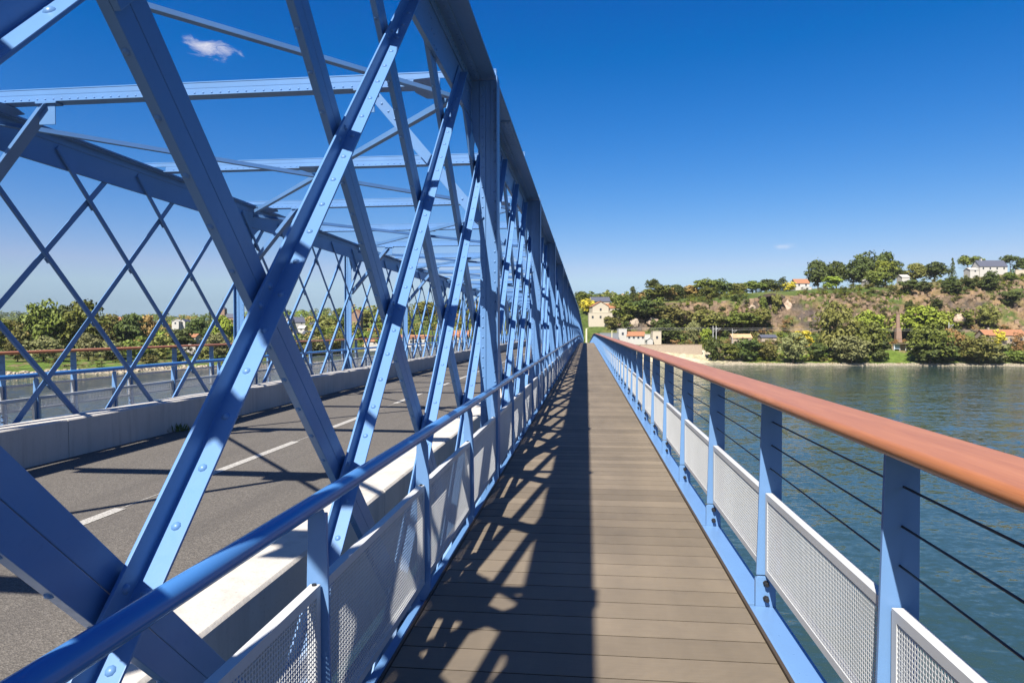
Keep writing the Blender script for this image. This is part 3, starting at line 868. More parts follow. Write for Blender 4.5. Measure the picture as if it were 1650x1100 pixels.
# ------------------------------------------------------------------ vegetation
def crown_np(rng, n_clump, n_leaf, size, shape='dome', low=0.0, flat=0.35):
    """leaf quads in clumps, in a unit crown: x,y in [-.5,.5], z in [low,1]"""
    C = []
    for i in range(n_clump):
        if shape == 'cone':
            z = rng.random() ** 1.25; r = (1 - z) * .36 + .03; a = rng.random() * 6.28
            rr = r * math.sqrt(rng.random()); C.append((rr * math.cos(a), rr * math.sin(a), low + (1 - low) * (z * .93), .05 + .09 * (1 - z)))
        else:
            d = rng.normal(size=3); d /= np.linalg.norm(d)
            rad = rng.random() ** .42
            if shape == 'umbrella': z = .74 + .19 * d[2] * rad; x, y = d[0] * rad * .40, d[1] * rad * .40; cr = .085 + .05 * rng.random()
            else:
                cz = (low + 1) / 2; hz = (1 - low) / 2
                x, y, z = d[0] * rad * .37, d[1] * rad * .37, cz + d[2] * rad * hz * .80
                if shape == 'dome' and z < low + .25: x, y = x * 1.12, y * 1.12
                cr = (.085 + .085 * rng.random())
            C.append((x, y, z, cr))
    C = np.array(C)
    ci = rng.integers(0, len(C), n_leaf)
    dn = rng.normal(size=(n_leaf, 3)); dn /= np.linalg.norm(dn, axis=1)[:, None]
    dn[:, 2] = np.where(dn[:, 2] < -.3, -dn[:, 2], dn[:, 2])
    c = C[ci]
    k_ = np.where(rng.random(n_leaf) < .12, 1.35, 1.0) * (.75 + .3 * rng.random(n_leaf))
    pos = c[:, :3] + dn * c[:, 3:4] * k_[:, None] * np.array([1, 1, .85])
    pos[:, 2] = np.maximum(pos[:, 2], low + .01)
    nrm = dn + rng.normal(size=(n_leaf, 3)) * .35; nrm /= np.linalg.norm(nrm, axis=1)[:, None]
    ref = rng.normal(size=(n_leaf, 3)); A = np.cross(nrm, ref); A /= np.linalg.norm(A, axis=1)[:, None]; B = np.cross(nrm, A)
    s = size * (.55 + .8 * rng.random(n_leaf))[:, None]
    e = (.45 + .4 * rng.random(n_leaf))[:, None]
    V = np.stack([pos - A * s, pos - B * s * e, pos + A * s, pos + B * s * e], 1)
    return V.reshape(-1, 3)
def quads_mesh(name, V, mat):
    n = len(V); me = bpy.data.meshes.new(name)
    me.vertices.add(n); me.vertices.foreach_set('co', V.astype('f').ravel())
    me.loops.add(n); me.loops.foreach_set('vertex_index', np.arange(n, dtype='i'))
    me.polygons.add(n // 4); me.polygons.foreach_set('loop_start', np.arange(0, n, 4, dtype='i'))
    me.update(calc_edges=True); me.validate(); me.materials.append(mat); return me
SPEC = {  # kind: clumps, leaves, leaf size, shape, low, trunk height
 'round': (60, 3600, .034, 'ball', .06), 'bush': (40, 2400, .040, 'dome', .0), 'willow': (60, 3600, .030, 'dome', .02),
 'pine': (30, 1700, .030, 'umbrella', .0), 'cone': (60, 1800, .024, 'cone', .04), 'open': (26, 1300, .030, 'ball', .22)}
CROWN = {}
def crown(kind, mat, var):
    key = (kind, mat, var)
    if key not in CROWN:
        seed = sum(ord(c_) for c_ in kind) * 7 + var * 131
        nc, nl, sz, sh, low = SPEC[kind]
        CROWN[key] = quads_mesh('crown', crown_np(np.random.default_rng(seed), nc, nl, sz, sh, low), LEAF[mat])
    return CROWN[key]
def trunk_mesh(kind, var):
    rng = random.Random(var * 17 + len(kind)); m = MB()
    top = {'pine': .78, 'round': .55, 'open': .62, 'willow': .5, 'bush': .4, 'cone': .8}[kind]
    r = {'bush': .016, 'pine': .02}.get(kind, .024)
    p = Vector((0, 0, -.06)); segs = 4
    pts = [p] + [Vector((rng.gauss(0, .012), rng.gauss(0, .012), top * (i + 1) / segs)) for i in range(segs)]
    for i in range(segs): m.cyl(pts[i], pts[i + 1], r * (1 - i / segs * .6), r * (1 - (i + 1) / segs * .6), 6, False)
    for i in range(6 if kind != 'cone' else 3):
        a = i * 1.05 + rng.random(); z = top * rng.uniform(.45, .95); L = rng.uniform(.18, .30)
        b0 = Vector((0, 0, z)); q = b0 + Vector((math.cos(a) * L, math.sin(a) * L, rng.uniform(.06, .22)))
        m.cyl(b0, q, r * .45, r * .15, 5, False)
    return m.mesh('trunk', BARK)
TRUNK = {}
COUNT = [0]
def tree(u, d, vtop, wpx, kind, mat, label, name='tree', group=None, zoff=0.0):
    lat = T(u) * d; z = ground_z(lat, d) - 0.2 + zoff
    ztop = EYE + (550 - vtop) * d / 1100
    h = max(1.2, ztop - z) * 1.04; w = wpx * d / 1100 * 1.28
    if kind == 'bush': h = max(h, .62 * w)
    COUNT[0] += 1; var = COUNT[0] % 4
    root = thing(name, label, 'bush' if name == 'bush' else 'tree', world(lat, d, z), group, rz=(COUNT[0] * 2.4) % 6.28)
    if (kind, var) not in TRUNK: TRUNK[(kind, var)] = trunk_mesh(kind, var)
    S = Matrix.Diagonal((w, w, h, 1))
    link('trunk', TRUNK[(kind, var)], root, S); link('crown', crown(kind, mat, var), root, S)
    return root

# trees and bushes one can pick out: bearing px, distance, top px, width px, kind, leaves, label
TREES = [
 # left bank
 (74, 300, 487, 62, 'round', 'mid', 'tall round-crowned tree, left one of the two biggest on the left bank'),
 (138, 305, 484, 66, 'round', 'mid', 'tall round-crowned tree, right one of the two biggest on the left bank'),
 (104, 315, 493, 48, 'round', 'dark', 'darker tree in the gap between the two biggest round trees'),
 (24, 295, 516, 50, 'round', 'olive', 'lower olive tree at the far left edge beside the biggest trees'),
 (-14, 290, 510, 56, 'round', 'mid', 'green tree cut by the left edge of the picture'),
 (176, 330, 507, 40, 'round', 'olive', 'olive tree just right of the two biggest round trees'),
 (210, 330, 506, 46, 'round', 'dark', 'broad dark tree left of the white village houses'),
 (234, 345, 508, 34, 'round', 'rust', 'brownish tree behind the broad dark tree'),
 (70, 272, 541, 56, 'willow', 'grey', 'grey-green willow bush in front of the biggest left trees'),
 (142, 285, 536, 40, 'willow', 'grey', 'grey-green willow below the right big round tree'),
 (28, 268, 545, 34, 'willow', 'olive', 'small olive willow at the lawn near the left edge'),
 (182, 300, 548, 44, 'willow', 'grey', 'pale willow beside the lawn, left of the broad dark tree'),
 (222, 300, 543, 42, 'bush', 'mid', 'green bush above the rocky shore under the broad dark tree'),
 (258, 312, 540, 40, 'bush', 'olive', 'olive bush on the left bank below the white twin houses'),
 (292, 330, 530, 46, 'round', 'dark', 'dark evergreen clump right below the white twin houses'),
 (318, 360, 511, 40, 'round', 'dark', 'dark evergreen tree right of the white twin houses'),
 (338, 420, 492, 9, 'cone', 'dark', 'slim dark conifer standing up left of the church tower'),
 (362, 350, 509, 42, 'round', 'lime', 'bright green tree in front of the church tower'),
 (350, 318, 534, 44, 'willow', 'grey', 'grey willow below the bright green tree'),
 (390, 330, 540, 42, 'willow', 'grey', 'grey willow right of the red-roofed riverside house'),
 (424, 340, 532, 40, 'round', 'mid', 'green tree behind the far parapet left of the first far upright'),
 (330, 306, 565, 30, 'bush', 'olive', 'low olive bush at the water below the riverside house'),
 (385, 316, 562, 34, 'bush', 'mid', 'low green bush on the shore right of the riverside house'),
 (286, 292, 568, 30, 'bush', 'mid', 'small bush on the lawn near the rocky shore'),
 (240, 280, 574, 24, 'bush', 'olive', 'smallest bush on the left lawn by the rocks'),
 (470, 400, 520, 30, 'cone', 'dark', 'dark conifer below the slate-roofed village houses'),
 (520, 420, 512, 46, 'round', 'olive', 'olive tree on the village slope seen between lattice bars'),
 (548, 460, 498, 36, 'round', 'dark', 'dark tree on the skyline of the village slope'),
 (498, 345, 540, 50, 'willow', 'grey', 'broad grey willow on the shore seen through the far lattice'),
 (540, 350, 536, 44, 'willow', 'olive', 'olive willow on the shore seen through the far lattice'),
 (455, 335, 556, 36, 'bush', 'mid', 'green shore bush seen under the far wooden rail'),
 (590, 470, 500, 46, 'round', 'olive', 'olive tree behind the second far upright'),
 (640, 480, 494, 44, 'round', 'mid', 'green hillside tree seen right of the second far upright'),
 (690, 460, 486, 46, 'round', 'olive', 'olive hillside tree above the low white riverside house'),
 (735, 450, 482, 44, 'round', 'dark', 'dark hillside tree above the orange terraced roofs'),
 # right bank, hill left part
 (934, 430, 470, 32, 'round', 'mid', 'leafy tree on the hill at the end of the lattice'),
 (947, 405, 482, 26, 'round', 'yellow', 'yellow-green tree beside the cream hillside villa'),
 (1000, 425, 476, 34, 'round', 'mid', 'green tree behind the cream hillside villa'),
 (1020, 432, 461, 30, 'cone', 'dark', 'dark pointed tree above the low quarry slope'),
 (1051, 445, 449, 24, 'pine', 'dark', 'tall dark pine standing out of the left skyline'),
 (1062, 432, 459, 44, 'round', 'mid', 'broad green tree on the left skyline below the tall pine'),
 (1090, 440, 459, 30, 'round', 'dark', 'dark tree on the skyline right of the broad green tree'),
 (1112, 442, 460, 32, 'round', 'rust', 'brownish tree on the skyline above the quarry'),
 (1138, 440, 459, 40, 'bush', 'mid', 'green thicket on the quarry rim'),
 (1161, 445, 450, 32, 'round', 'dark', 'round dark tree on the quarry rim'),
 (1188, 452, 456, 36, 'round', 'olive', 'olive tree on the rim right of the round dark tree'),
 (1212, 462, 453, 42, 'round', 'mid', 'pale green tree on the rim above the dark hollow'),
 (1242, 466, 450, 40, 'round', 'dark', 'dark tree row end on the rim above the dark hollow'),
 (1262, 470, 446, 36, 'cone', 'dark', 'dark fir beside the small orange-roofed rim house'),
 (1272, 444, 455, 20, 'bush', 'yellow', 'yellow-green bush left of the small orange-roofed rim house'),
 (1030, 400, 482, 44, 'bush', 'dark', 'dark thicket on the slope below the left skyline'),
 (1050, 398, 488, 58, 'round', 'dark', 'large dark oak on the slope left of the quarry'),
 (1082, 392, 492, 56, 'round', 'olive', 'large olive oak at the left foot of the quarry'),
 (1004, 396, 503, 44, 'bush', 'mid', 'green hedge bush right of the cream hillside villa'),
 (985, 388, 508, 26, 'bush', 'olive', 'garden bush in front of the cream hillside villa'),
 (1142, 388, 499, 58, 'round', 'olive', 'wide olive tree in front of the quarry'),
 (1190, 390, 503, 60, 'round', 'mid', 'wide green tree at the quarry foot under the hollow'),
 (1222, 392, 512, 40, 'bush', 'olive', 'olive bush right of the wide green tree'),
 (1117, 372, 515, 22, 'willow', 'grey', 'pale silvery tree left of the white railway poles'),
 (1138, 368, 527, 18, 'bush', 'lime', 'bright bush beside the pale silvery tree'),
 (1075, 374, 522, 50, 'round', 'dark', 'dark tree behind the cream tower house'),
 # shore bushes
 (1152, 341, 545, 32, 'bush', 'dark', 'dark shore bush at the end of the sandy beach'),
 (1176, 341, 551, 34, 'bush', 'mid', 'green shore bush second from the sandy beach'),
 (1206, 341, 544, 46, 'bush', 'dark', 'dark shore thicket below the tan shed roof'),
 (1236, 341, 547, 36, 'bush', 'olive', 'olive shore bush right of the tan shed roof'),
 (1278, 333, 534, 42, 'willow', 'grey', 'rounded grey-green willow on the shore before the yellow tree'),
 (1292, 360, 533, 34, 'round', 'yellow', 'bright yellow tree on the right bank'),
 (1316, 337, 552, 32, 'bush', 'dark', 'dark bush between the grey-green willow and the tall willow'),
 (1346, 341, 486, 56, 'willow', 'olive', 'tallest willow on the right shore'),
 (1372, 330, 540, 56, 'willow', 'grey', 'grey willow skirt at the right foot of the tallest willow'),
 (1396, 338, 518, 52, 'round', 'mid', 'green tree leaning right of the tallest willow'),
 (1418, 334, 545, 36, 'bush', 'dark', 'dark bush left of the grassy shore gap'),
 (1400, 376, 503, 54, 'round', 'lime', 'pale green slope tree left of the brick chimney'),
 (1478, 378, 494, 66, 'round', 'lime', 'bright lime tree right of the brick chimney'),
 (1510, 376, 502, 50, 'round', 'lime', 'second lime tree right of the brick chimney'),
 (1497, 328, 520, 62, 'willow', 'mid', 'large willow on the shore right of the grassy gap'),
 (1500, 328, 552, 66, 'bush', 'dark', 'dark low bushes under the large shore willow'),
 (1535, 332, 530, 40, 'round', 'rust', 'half bare brownish tree left of the stone riverside house'),
 (1578, 324, 538, 60, 'willow', 'olive', 'olive willow in front of the stone riverside house'),
 (1604, 324, 552, 46, 'bush', 'grey', 'grey-green shore bush below the stone riverside house'),
 (1606, 360, 532, 26, 'round', 'yellow', 'yellow-green tree against the stone riverside house'),
 (1640, 332, 537, 26, 'open', 'rust', 'sparse bare-looking tree at the right end of the stone house'),
 (1642, 324, 572, 30, 'bush', 'mid', 'low green bush at the right edge on the shore'),
 # round shrubs on the rock slope
 (1463, 432, 452, 34, 'bush', 'dark', 'round dark shrub, big one at the left of the rock slope'),
 (1487, 442, 455, 26, 'bush', 'dark', 'round dark shrub next to the big left one on the slope'),
 (1532, 446, 449, 26, 'bush', 'dark', 'round dark shrub high on the slope under the umbrella pine'),
 (1538, 434, 467, 34, 'bush', 'dark', 'wide flattened dark shrub in mid slope'),
 (1564, 440, 455, 26, 'bush', 'dark', 'round dark shrub mid slope, left of a pair'),
 (1593, 442, 458, 30, 'bush', 'dark', 'round dark shrub mid slope, right of a pair'),
 (1598, 452, 446, 22, 'bush', 'dark', 'round dark shrub highest on the slope below the slate house'),
 (1626, 452, 452, 20, 'bush', 'mid', 'green shrub near the right edge high on the slope'),
 (1627, 418, 484, 34, 'bush', 'dark', 'round dark shrub alone low on the slope at the right edge'),
 (1509, 418, 487, 18, 'bush', 'dark', 'small round dark shrub low in mid slope'),
 (1465, 416, 484, 14, 'bush', 'dark', 'smallest round dark shrub below the big left one'),
 (1184, 408, 487, 14, 'bush', 'dark', 'small round shrub alone on the quarry face'),
 (1143, 424, 477, 26, 'bush', 'mid', 'green scrub hanging on the quarry rim at left'),
 (1590, 396, 492, 36, 'round', 'olive', 'olive tree at the slope foot above the stone riverside house'),
 (1550, 398, 500, 40, 'bush', 'mid', 'green scrub at the slope foot left of the olive tree'),
 (1229, 402, 473, 13, 'bush', 'mid', 'small scrub hanging over the left of the dark quarry hollow'),
 (1250, 401, 472, 16, 'bush', 'olive', 'scrub hanging over the right of the dark quarry hollow'),
 (1236, 399, 494, 12, 'bush', 'dark', 'little bush below the dark quarry hollow'),
 # plateau
 (1318, 490, 420, 38, 'round', 'dark', 'tall dark tree leading the plateau row'),
 (1348, 494, 422, 40, 'round', 'dark', 'dark tree second in the plateau row'),
 (1376, 492, 419, 40, 'round', 'dark', 'dark tree third in the plateau row'),
 (1398, 500, 408, 46, 'round', 'dark', 'tall dark plateau tree left of the tallest'),
 (1427, 505, 406, 34, 'round', 'dark', 'tallest dark plateau tree'),
 (1425, 482, 417, 34, 'open', 'lime', 'lighter green plateau tree with bare trunk before the tallest'),
 (1446, 505, 420, 26, 'round', 'dark', 'dark plateau tree dropping to the right of the tallest'),
 (1408, 478, 432, 26, 'open', 'olive', 'small olive plateau tree under the tallest'),
 (1475, 500, 425, 36, 'round', 'olive', 'olive plateau tree left of the umbrella pine'),
 (1506, 500, 423, 46, 'round', 'dark', 'broad dark plateau tree left of the umbrella pine'),
 (1535, 515, 416, 14, 'cone', 'dark', 'small dark cypress left of the umbrella pine'),
 (1560, 510, 412, 40, 'pine', 'mid', 'umbrella pine beside the slate-roofed white house'),
 (1628, 500, 411, 28, 'pine', 'dark', 'dark pine right of the slate-roofed white house'),
 (1648, 498, 416, 26, 'round', 'dark', 'dark tree at the right edge of the plateau'),
 (1340, 448, 458, 30, 'bush', 'lime', 'bright scrub at the plateau edge under the first dark tree'),
 (1415, 448, 464, 40, 'bush', 'mid', 'green scrub along the plateau edge under the tallest tree'),
]
for u, d, vt, w_, kind, mat, lab in TREES:
    tree(u, d, vt, w_, kind, mat, lab, 'bush' if kind == 'bush' else {'cone': 'conifer', 'pine': 'pine_tree', 'willow': 'willow_tree'}.get(kind, 'leafy_tree'))

# far-off wood and scrub that reads as one mass
def mass(name, label, n, urange, drange, hrange, wfac, mats, seed, cond=None):
    rng = np.random.default_rng(seed); groups = {}
    tries = 0; k_ = 0
    while k_ < n and tries < n * 30:
        tries += 1
        u = rng.uniform(*urange); d = math.exp(rng.uniform(math.log(drange[0]), math.log(drange[1]))); lat = T(u) * d
        z = ground_z(lat, d)
        if z < -8.6 or (cond and not cond(u, d, z)): continue
        h = rng.uniform(*hrange); w = h * wfac * rng.uniform(.8, 1.3)
        V = crown_np(rng, 14, 230 if d < 560 else 120, .065, 'dome' if rng.random() < .6 else 'ball', 0.0)
        V = V * np.array([w, w, h]) + np.array(world(lat, d, z - .3))
        groups.setdefault(mats[rng.integers(len(mats))], []).append(V); k_ += 1
    allv = [np.concatenate(v) for v in groups.values()]
    me = quads_mesh(name, np.concatenate(allv), LEAF[list(groups)[0]])
    for g in list(groups)[1:]: me.materials.append(LEAF[g])
    mi = np.concatenate([np.full(len(v) // 4, i, 'i') for i, v in enumerate(allv)])
    me.polygons.foreach_set('material_index', mi)
    o = link(name, me, kind='stuff'); o['label'] = label; o['category'] = name.replace('_', ' ')
def off_house(u, d, z): return all(abs(u - hu) > hw or d > hd + 6 or d < hd - 60 for hu, hw, hd in KEEP)
KEEP = [(292, 16, 520), (309, 18, 350), (478, 24, 520), (972, 30, 396), (1024, 40, 368), (1195, 20, 374), (1613, 36, 368), (1289, 16, 448), (1592, 34, 480), (665, 45, 362), (742, 26, 372), (95, 12, 420)]
mass('woodland', 'distant mixed woodland covering the village slope on the left bank', 720, (-120, 620), (345, 1150), (6, 12), 1.05, ['mid', 'dark', 'olive', 'mid', 'rust', 'lime'], 3, lambda u, d, z: off_house(u, d, z) and (u > 150 or d > 420))
mass('far_woodland', 'bluish wooded hill on the horizon far left', 420, (-400, 330), (1000, 1900), (10, 18), 1.3, ['dark', 'mid'], 5)
mass('hillside_woodland', 'mixed trees on the hill behind the end of the bridge', 420, (600, 1130), (384, 640), (5, 10), 1.05, ['mid', 'dark', 'olive', 'dark', 'rust'], 7, lambda u, d, z: off_house(u, d, z) and z > 4 and not (u > 1090 and z < 30))
mass('plateau_woodland', 'woodland behind the plateau fields on the right hill', 240, (1000, 1760), (545, 820), (6, 10), 1.2, ['dark', 'mid', 'olive'], 9, off_house)
mass('slope_scrub', 'patchy low scrub growing over the quarry rocks', 820, (1085, 1720), (392, 462), (1.0, 3.4), 1.5, ['mid', 'dark', 'olive', 'lime'], 11, lambda u, d, z: noise.noise(Vector((T(u) * d * .045, d * .06, 5.5))) > -.05)
mass('garden_thicket', 'tangled hedges and garden thicket at the foot of the quarry hill', 460, (1085, 1760), (356, 398), (2.0, 5.0), 1.2, ['mid', 'olive', 'lime', 'dark', 'rust'], 13, off_house)
mass('shore_scrub', 'low green growth along the right waterline', 360, (1150, 1800), (324, 356), (1.2, 4.6), 1.35, ['mid', 'lime', 'olive', 'dark'], 15, lambda u, d, z: not (1428 < u < 1480) or (d < 338 and noise.noise(Vector((u * .2, d, 0))) > .25))
mass('lawn_scrub', 'low tufts along the left shore', 120, (-60, 560), (240, 345), (.8, 2.4), 1.7, ['olive', 'mid', 'grey'], 17, lambda u, d, z: z < -5.5 and u > 60)

def stones(name, label, n, urange, off, srange, seed, mat):
    """boulders along the water's edge, found at the height of the waterline"""
    rng = random.Random(seed); m = MB()
    for _ in range(n):
        u = rng.uniform(*urange); t = T(u)
        lo, hi = 180.0, 360.0
        for _i in range(18):
            md = (lo + hi) / 2
            if ground_z(t * md, md, False) < -9.7: lo = md
            else: hi = md
        d = hi + rng.uniform(*off); s = rng.uniform(*srange); c_ = world(t * d, d, ground_z(t * d, d) + s * .15)
        vs = []
        for i in range(8):
            x, y, z = (i & 1) * 2 - 1, (i >> 1 & 1) * 2 - 1, (i >> 2 & 1) * 2 - 1
            vs.append(c_ + Vector((x * rng.uniform(.5, 1), y * rng.uniform(.5, 1), z * rng.uniform(.3, .65) * (1 if z < 0 else .8))) * s)
        m.add(vs, [(0, 2, 3, 1), (4, 5, 7, 6), (0, 1, 5, 4), (2, 6, 7, 3), (0, 4, 6, 2), (1, 3, 7, 5)])
    o = link(name, m.mesh(name, mat), kind='stuff'); o['label'] = label; o['category'] = 'rocks'
stones('shore_rocks', 'pale rocks lining the left shore below the lawn', 900, (-80, 560), (-1, 7), (.18, .75), 3, plain('pale shore rock', (0.36, 0.30, 0.22), var=.35))
stones('shore_pebbles', 'stony strip along the right waterline', 1500, (1165, 1750), (-1, 3.5), (.12, .42), 4, plain('shore pebble', (0.34, 0.29, 0.22), var=.35))
rk = MB(); rng = random.Random(8)
for _ in range(1100):
    u = rng.uniform(1010, 1700); d = rng.uniform(388, 458); t = T(u); z = ground_z(t * d, d)
    if cliffness(t, d, z) < .35: continue
    s = rng.uniform(.4, 1.7); c_ = world(t * d, d, z)
    vs = [c_ + Vector(((i & 1) * 2 - 1, (i >> 1 & 1) * 2 - 1, (i >> 2 & 1) * 2 - 1)) * s * rng.uniform(.4, 1) for i in range(8)]
    rk.add(vs, [(0, 2, 3, 1), (4, 5, 7, 6), (0, 1, 5, 4), (2, 6, 7, 3), (0, 4, 6, 2), (1, 3, 7, 5)])
o = link('quarry_rocks', rk.mesh('quarry_rocks', plain('quarry rock', (0.21, 0.145, 0.095), var=.5, sc=.35)), kind='stuff')
o['label'] = 'broken brown rocks of the old quarry face'; o['category'] = 'rocks'

# ------------------------------------------------------------------ houses
def house(u, d, v0, wpx, v_eave, v_ridge, depth, label, wall, roofm, name='house', turn=0.0, gable=False, wins=2, chim=0, hip=False):
    """v0/v_eave/v_ridge: picture heights of the foot, the eaves and the ridge"""
    lat = T(u) * d
    zz = lambda v: EYE + (550 - v) * d / 1100
    w = wpx * d / 1100; z0 = zz(v0); he = zz(v_eave) - z0; hr = zz(v_ridge) - z0
    root = thing(name, label, 'house', world(lat, d, z0), None, YAW + turn)
    W2, D2 = w / 2, depth / 2
    m = MB()
    g = min(ground_z(lat, d) - z0 - 1.5, -.8)
    if hr - he < .3: m.box(-W2, W2, -D2, D2, g, he)
    elif gable: m.extr([(-W2, g), (W2, g), (W2, he), (0, hr - .12), (-W2, he)], (0, 0, 0), (1, 0, 0), (0, 0, 1), (0, 1, 0), -D2, D2)
    else: m.extr([(-D2, g), (D2, g), (D2, he), (0, hr - .12), (-D2, he)], (0, 0, 0), (0, 1, 0), (0, 0, 1), (1, 0, 0), -W2, W2)
    link('wall', m.mesh('wall', wall), root)
    r = MB(); ov = .35
    if hr - he < .3: r.box(-W2 - .1, W2 + .1, -D2 - .1, D2 + .1, he + .002, he + .25)
    else:
        a, b = (W2, D2) if gable else (D2, W2)
        sl = (hr - he) / a
        prof = [(-a - ov, he - ov * sl), (0, hr), (a + ov, he - ov * sl), (a + ov, he - ov * sl + .22), (0, hr + .24), (-a - ov, he - ov * sl + .22)]
        if gable: r.extr(prof, (0, 0, 0), (1, 0, 0), (0, 0, 1), (0, 1, 0), -b - ov, b + ov)
        else: r.extr(prof, (0, 0, 0), (0, 1, 0), (0, 0, 1), (1, 0, 0), -b - ov, b + ov)
    ro = link('roof', r.mesh('roof', roofm), root)
    for i in range(chim):
        c_ = MB(); x = (-.5 + i) * w * .6; c_.box(x - .4, x + .4, -.4, .4, hr - .5, hr + 1.3); link('chimney', c_.mesh('chimney', wall), ro)
    for i in range(wins):
        x = -W2 + w * (i + .5) / wins; ww = min(1.1, w / wins * .45); hh = min(1.4, he * .5); zc = he * .52
        f_ = MB()
        for q in ((x - ww / 2 - .08, x - ww / 2, zc - hh / 2, zc + hh / 2), (x + ww / 2, x + ww / 2 + .08, zc - hh / 2, zc + hh / 2),
                  (x - ww / 2 - .08, x + ww / 2 + .08, zc + hh / 2 + .002, zc + hh / 2 + .1), (x - ww / 2 - .08, x + ww / 2 + .08, zc - hh / 2 - .1, zc - hh / 2 - .002)):
            f_.box(q[0], q[1], -D2 - .07, -D2 - .004, q[2], q[3])
        fo = link('window', f_.mesh('window', wall), root)
        p_ = MB(); p_.box(x - ww / 2, x + ww / 2, -D2 - .02, -D2 - .003, zc - hh / 2, zc + hh / 2); link('pane', p_.mesh('pane', GLASS), fo)
    return root
# right bank
house(965, 396, 505, 26, 494, 486.5, 9, 'cream hillside villa with orange roof, taller wing on the left', RENDER_C, TILE_O, wins=1, gable=True, turn=.1)
house(983, 398, 503, 28, 496.5, 489.5, 9, 'orange-roofed low wing of the cream hillside villa', RENDER_C, TILE_O, wins=2)
house(967, 392, 518, 38, 504.5, 504.5, 4, 'cream terrace wall building below the hillside villa', RENDER_C, RENDER_C, 'terrace_building', wins=3)
house(966, 418, 492, 30, 486, 479, 9, 'dark slate roof behind the cream hillside villa', RENDER_C, TILE_S, wins=0)
house(1002, 366, 546, 13, 530, 530, 6, 'small white flat-roofed block near the end of the bridge', RENDER_W, RENDER_W, wins=1)
house(1023, 366, 547, 29, 541, 534.5, 7, 'low white house with bright orange roof near the bridge end', RENDER_W, TILE_O, wins=4)
house(1042, 364, 548, 9, 539, 539, 5, 'small white annex right of the bright orange roof', RENDER_W, RENDER_W, 'annex', wins=0)
house(1046, 358, 555, 9, 547, 544, 5, 'tiny white gabled hut beside the cream tower house', RENDER_W, RENDER_W, 'hut', gable=True, wins=0)
house(1057, 360, 554, 13.5, 534, 534, 5.5, 'square cream tower house by the shore', RENDER_C, RENDER_C, 'tower_house', wins=1)
house(980, 362, 548, 30, 537, 537, 8, 'long grey shed left of the small white block', SHUT, SHUT, 'shed', wins=0)
house(1193, 376, 548, 31, 544, 538.5, 6, 'garden shed with tan tiled roof among bushes', STONE, plain('tan roof', (0.42, 0.27, 0.15)), 'shed', wins=2)
house(1236, 378, 547, 24, 543.5, 539.5, 6, 'low dark roof behind the shore thicket', STONE, TILE_S, 'shed', wins=0)
house(1612, 362, 556, 66, 540, 531.5, 8, 'long stone riverside house with orange roof at right', STONE, TILE_O, wins=4, chim=1)
house(1289, 452, 463, 22, 457, 450, 8, 'small white house with orange roof on the quarry rim', RENDER_W, TILE_O, wins=2)
house(1299, 446, 468, 13, 463, 463, 4, 'low white garage just below the rim house', RENDER_W, RENDER_W, 'garage', wins=1)
house(1397, 484, 461, 10, 452, 446, 7, 'white gable showing between plateau trees', RENDER_W, RENDER_W, gable=True, wins=1)
house(1455, 486, 452, 12, 447, 443, 7, 'white roofed cottage right of the tallest plateau tree', RENDER_W, RENDER_W, wins=0)
house(1594, 486, 437, 44, 430, 420, 9, 'white house with steep slate roof and dormers on the hilltop', RENDER_W, TILE_S, wins=4, chim=1)
house(1566, 486, 440, 16, 435.5, 432, 7, 'low white annex left of the slate-roofed hilltop house', RENDER_W, RENDER_W, 'annex', wins=1)
house(1646, 478, 441, 20, 435, 435, 1.0, 'pale garden wall at the right edge of the hilltop', RENDER_C, RENDER_C, 'garden_wall', wins=0)
# left bank and village
house(287, 480, 524, 11, 518, 515, 8, 'left one of the white twin houses on the village slope', RENDER_W, RENDER_W, gable=True, wins=1)
house(298, 484, 522, 9, 518, 514.5, 8, 'right one of the white twin houses on the village slope', RENDER_W, TILE_S, gable=True, wins=1)
house(309, 345, 552, 22, 543, 538, 7, 'white riverside house with reddish roof behind the left willows', RENDER_W, TILE_O, wins=3, chim=1)
house(184, 420, 530, 8, 521, 516, 7, 'white house half hidden right of the big round trees', RENDER_W, RENDER_W, gable=True, wins=1)
house(192, 430, 527, 16, 518, 511, 8, 'cream house with tan roof behind the half hidden white house', RENDER_C, TILE_O, wins=2)
house(478, 470, 523, 22, 519, 511, 9, 'village house with grey slate roof and white gable', RENDER_W, TILE_S, wins=2, turn=.5, chim=1)
house(467, 462, 519, 8, 515, 508, 8, 'narrow white gabled house left of the slate-roofed village house', RENDER_W, TILE_S, gable=True, wins=1)
house(488, 440, 533, 10, 529, 525, 7, 'white cottage below the slate-roofed village house', RENDER_W, RENDER_W, wins=1)
house(476, 400, 543, 9, 538, 533, 7, 'white gabled cottage lowest on the village slope', RENDER_W, TILE_S, gable=True, wins=1)
house(498, 420, 543, 16, 538, 534, 7, 'grey roofed cottage right of the lowest white cottage', RENDER_W, TILE_S, wins=2)
house(508, 440, 527, 12, 522, 518, 7, 'small village house above the grey roofed cottage', RENDER_C, TILE_S, wins=1)
house(576, 440, 512, 14, 505, 499, 8, 'brick-red gabled house on the ridge behind the far uprights', BRICK, TILE_O, gable=True, wins=1)
house(668, 358, 556, 46, 545, 540, 8, 'long low white riverside house with orange roof seen through the lattice', RENDER_W, TILE_O, wins=6)
house(600, 362, 555, 22, 550, 546, 7, 'small orange-roofed house left of the long low white one', RENDER_W, TILE_O, wins=2)
house(742, 372, 551, 26, 542, 533, 8, 'terraced house with orange roof seen between the near diagonals', RENDER_C, TILE_O, wins=3)
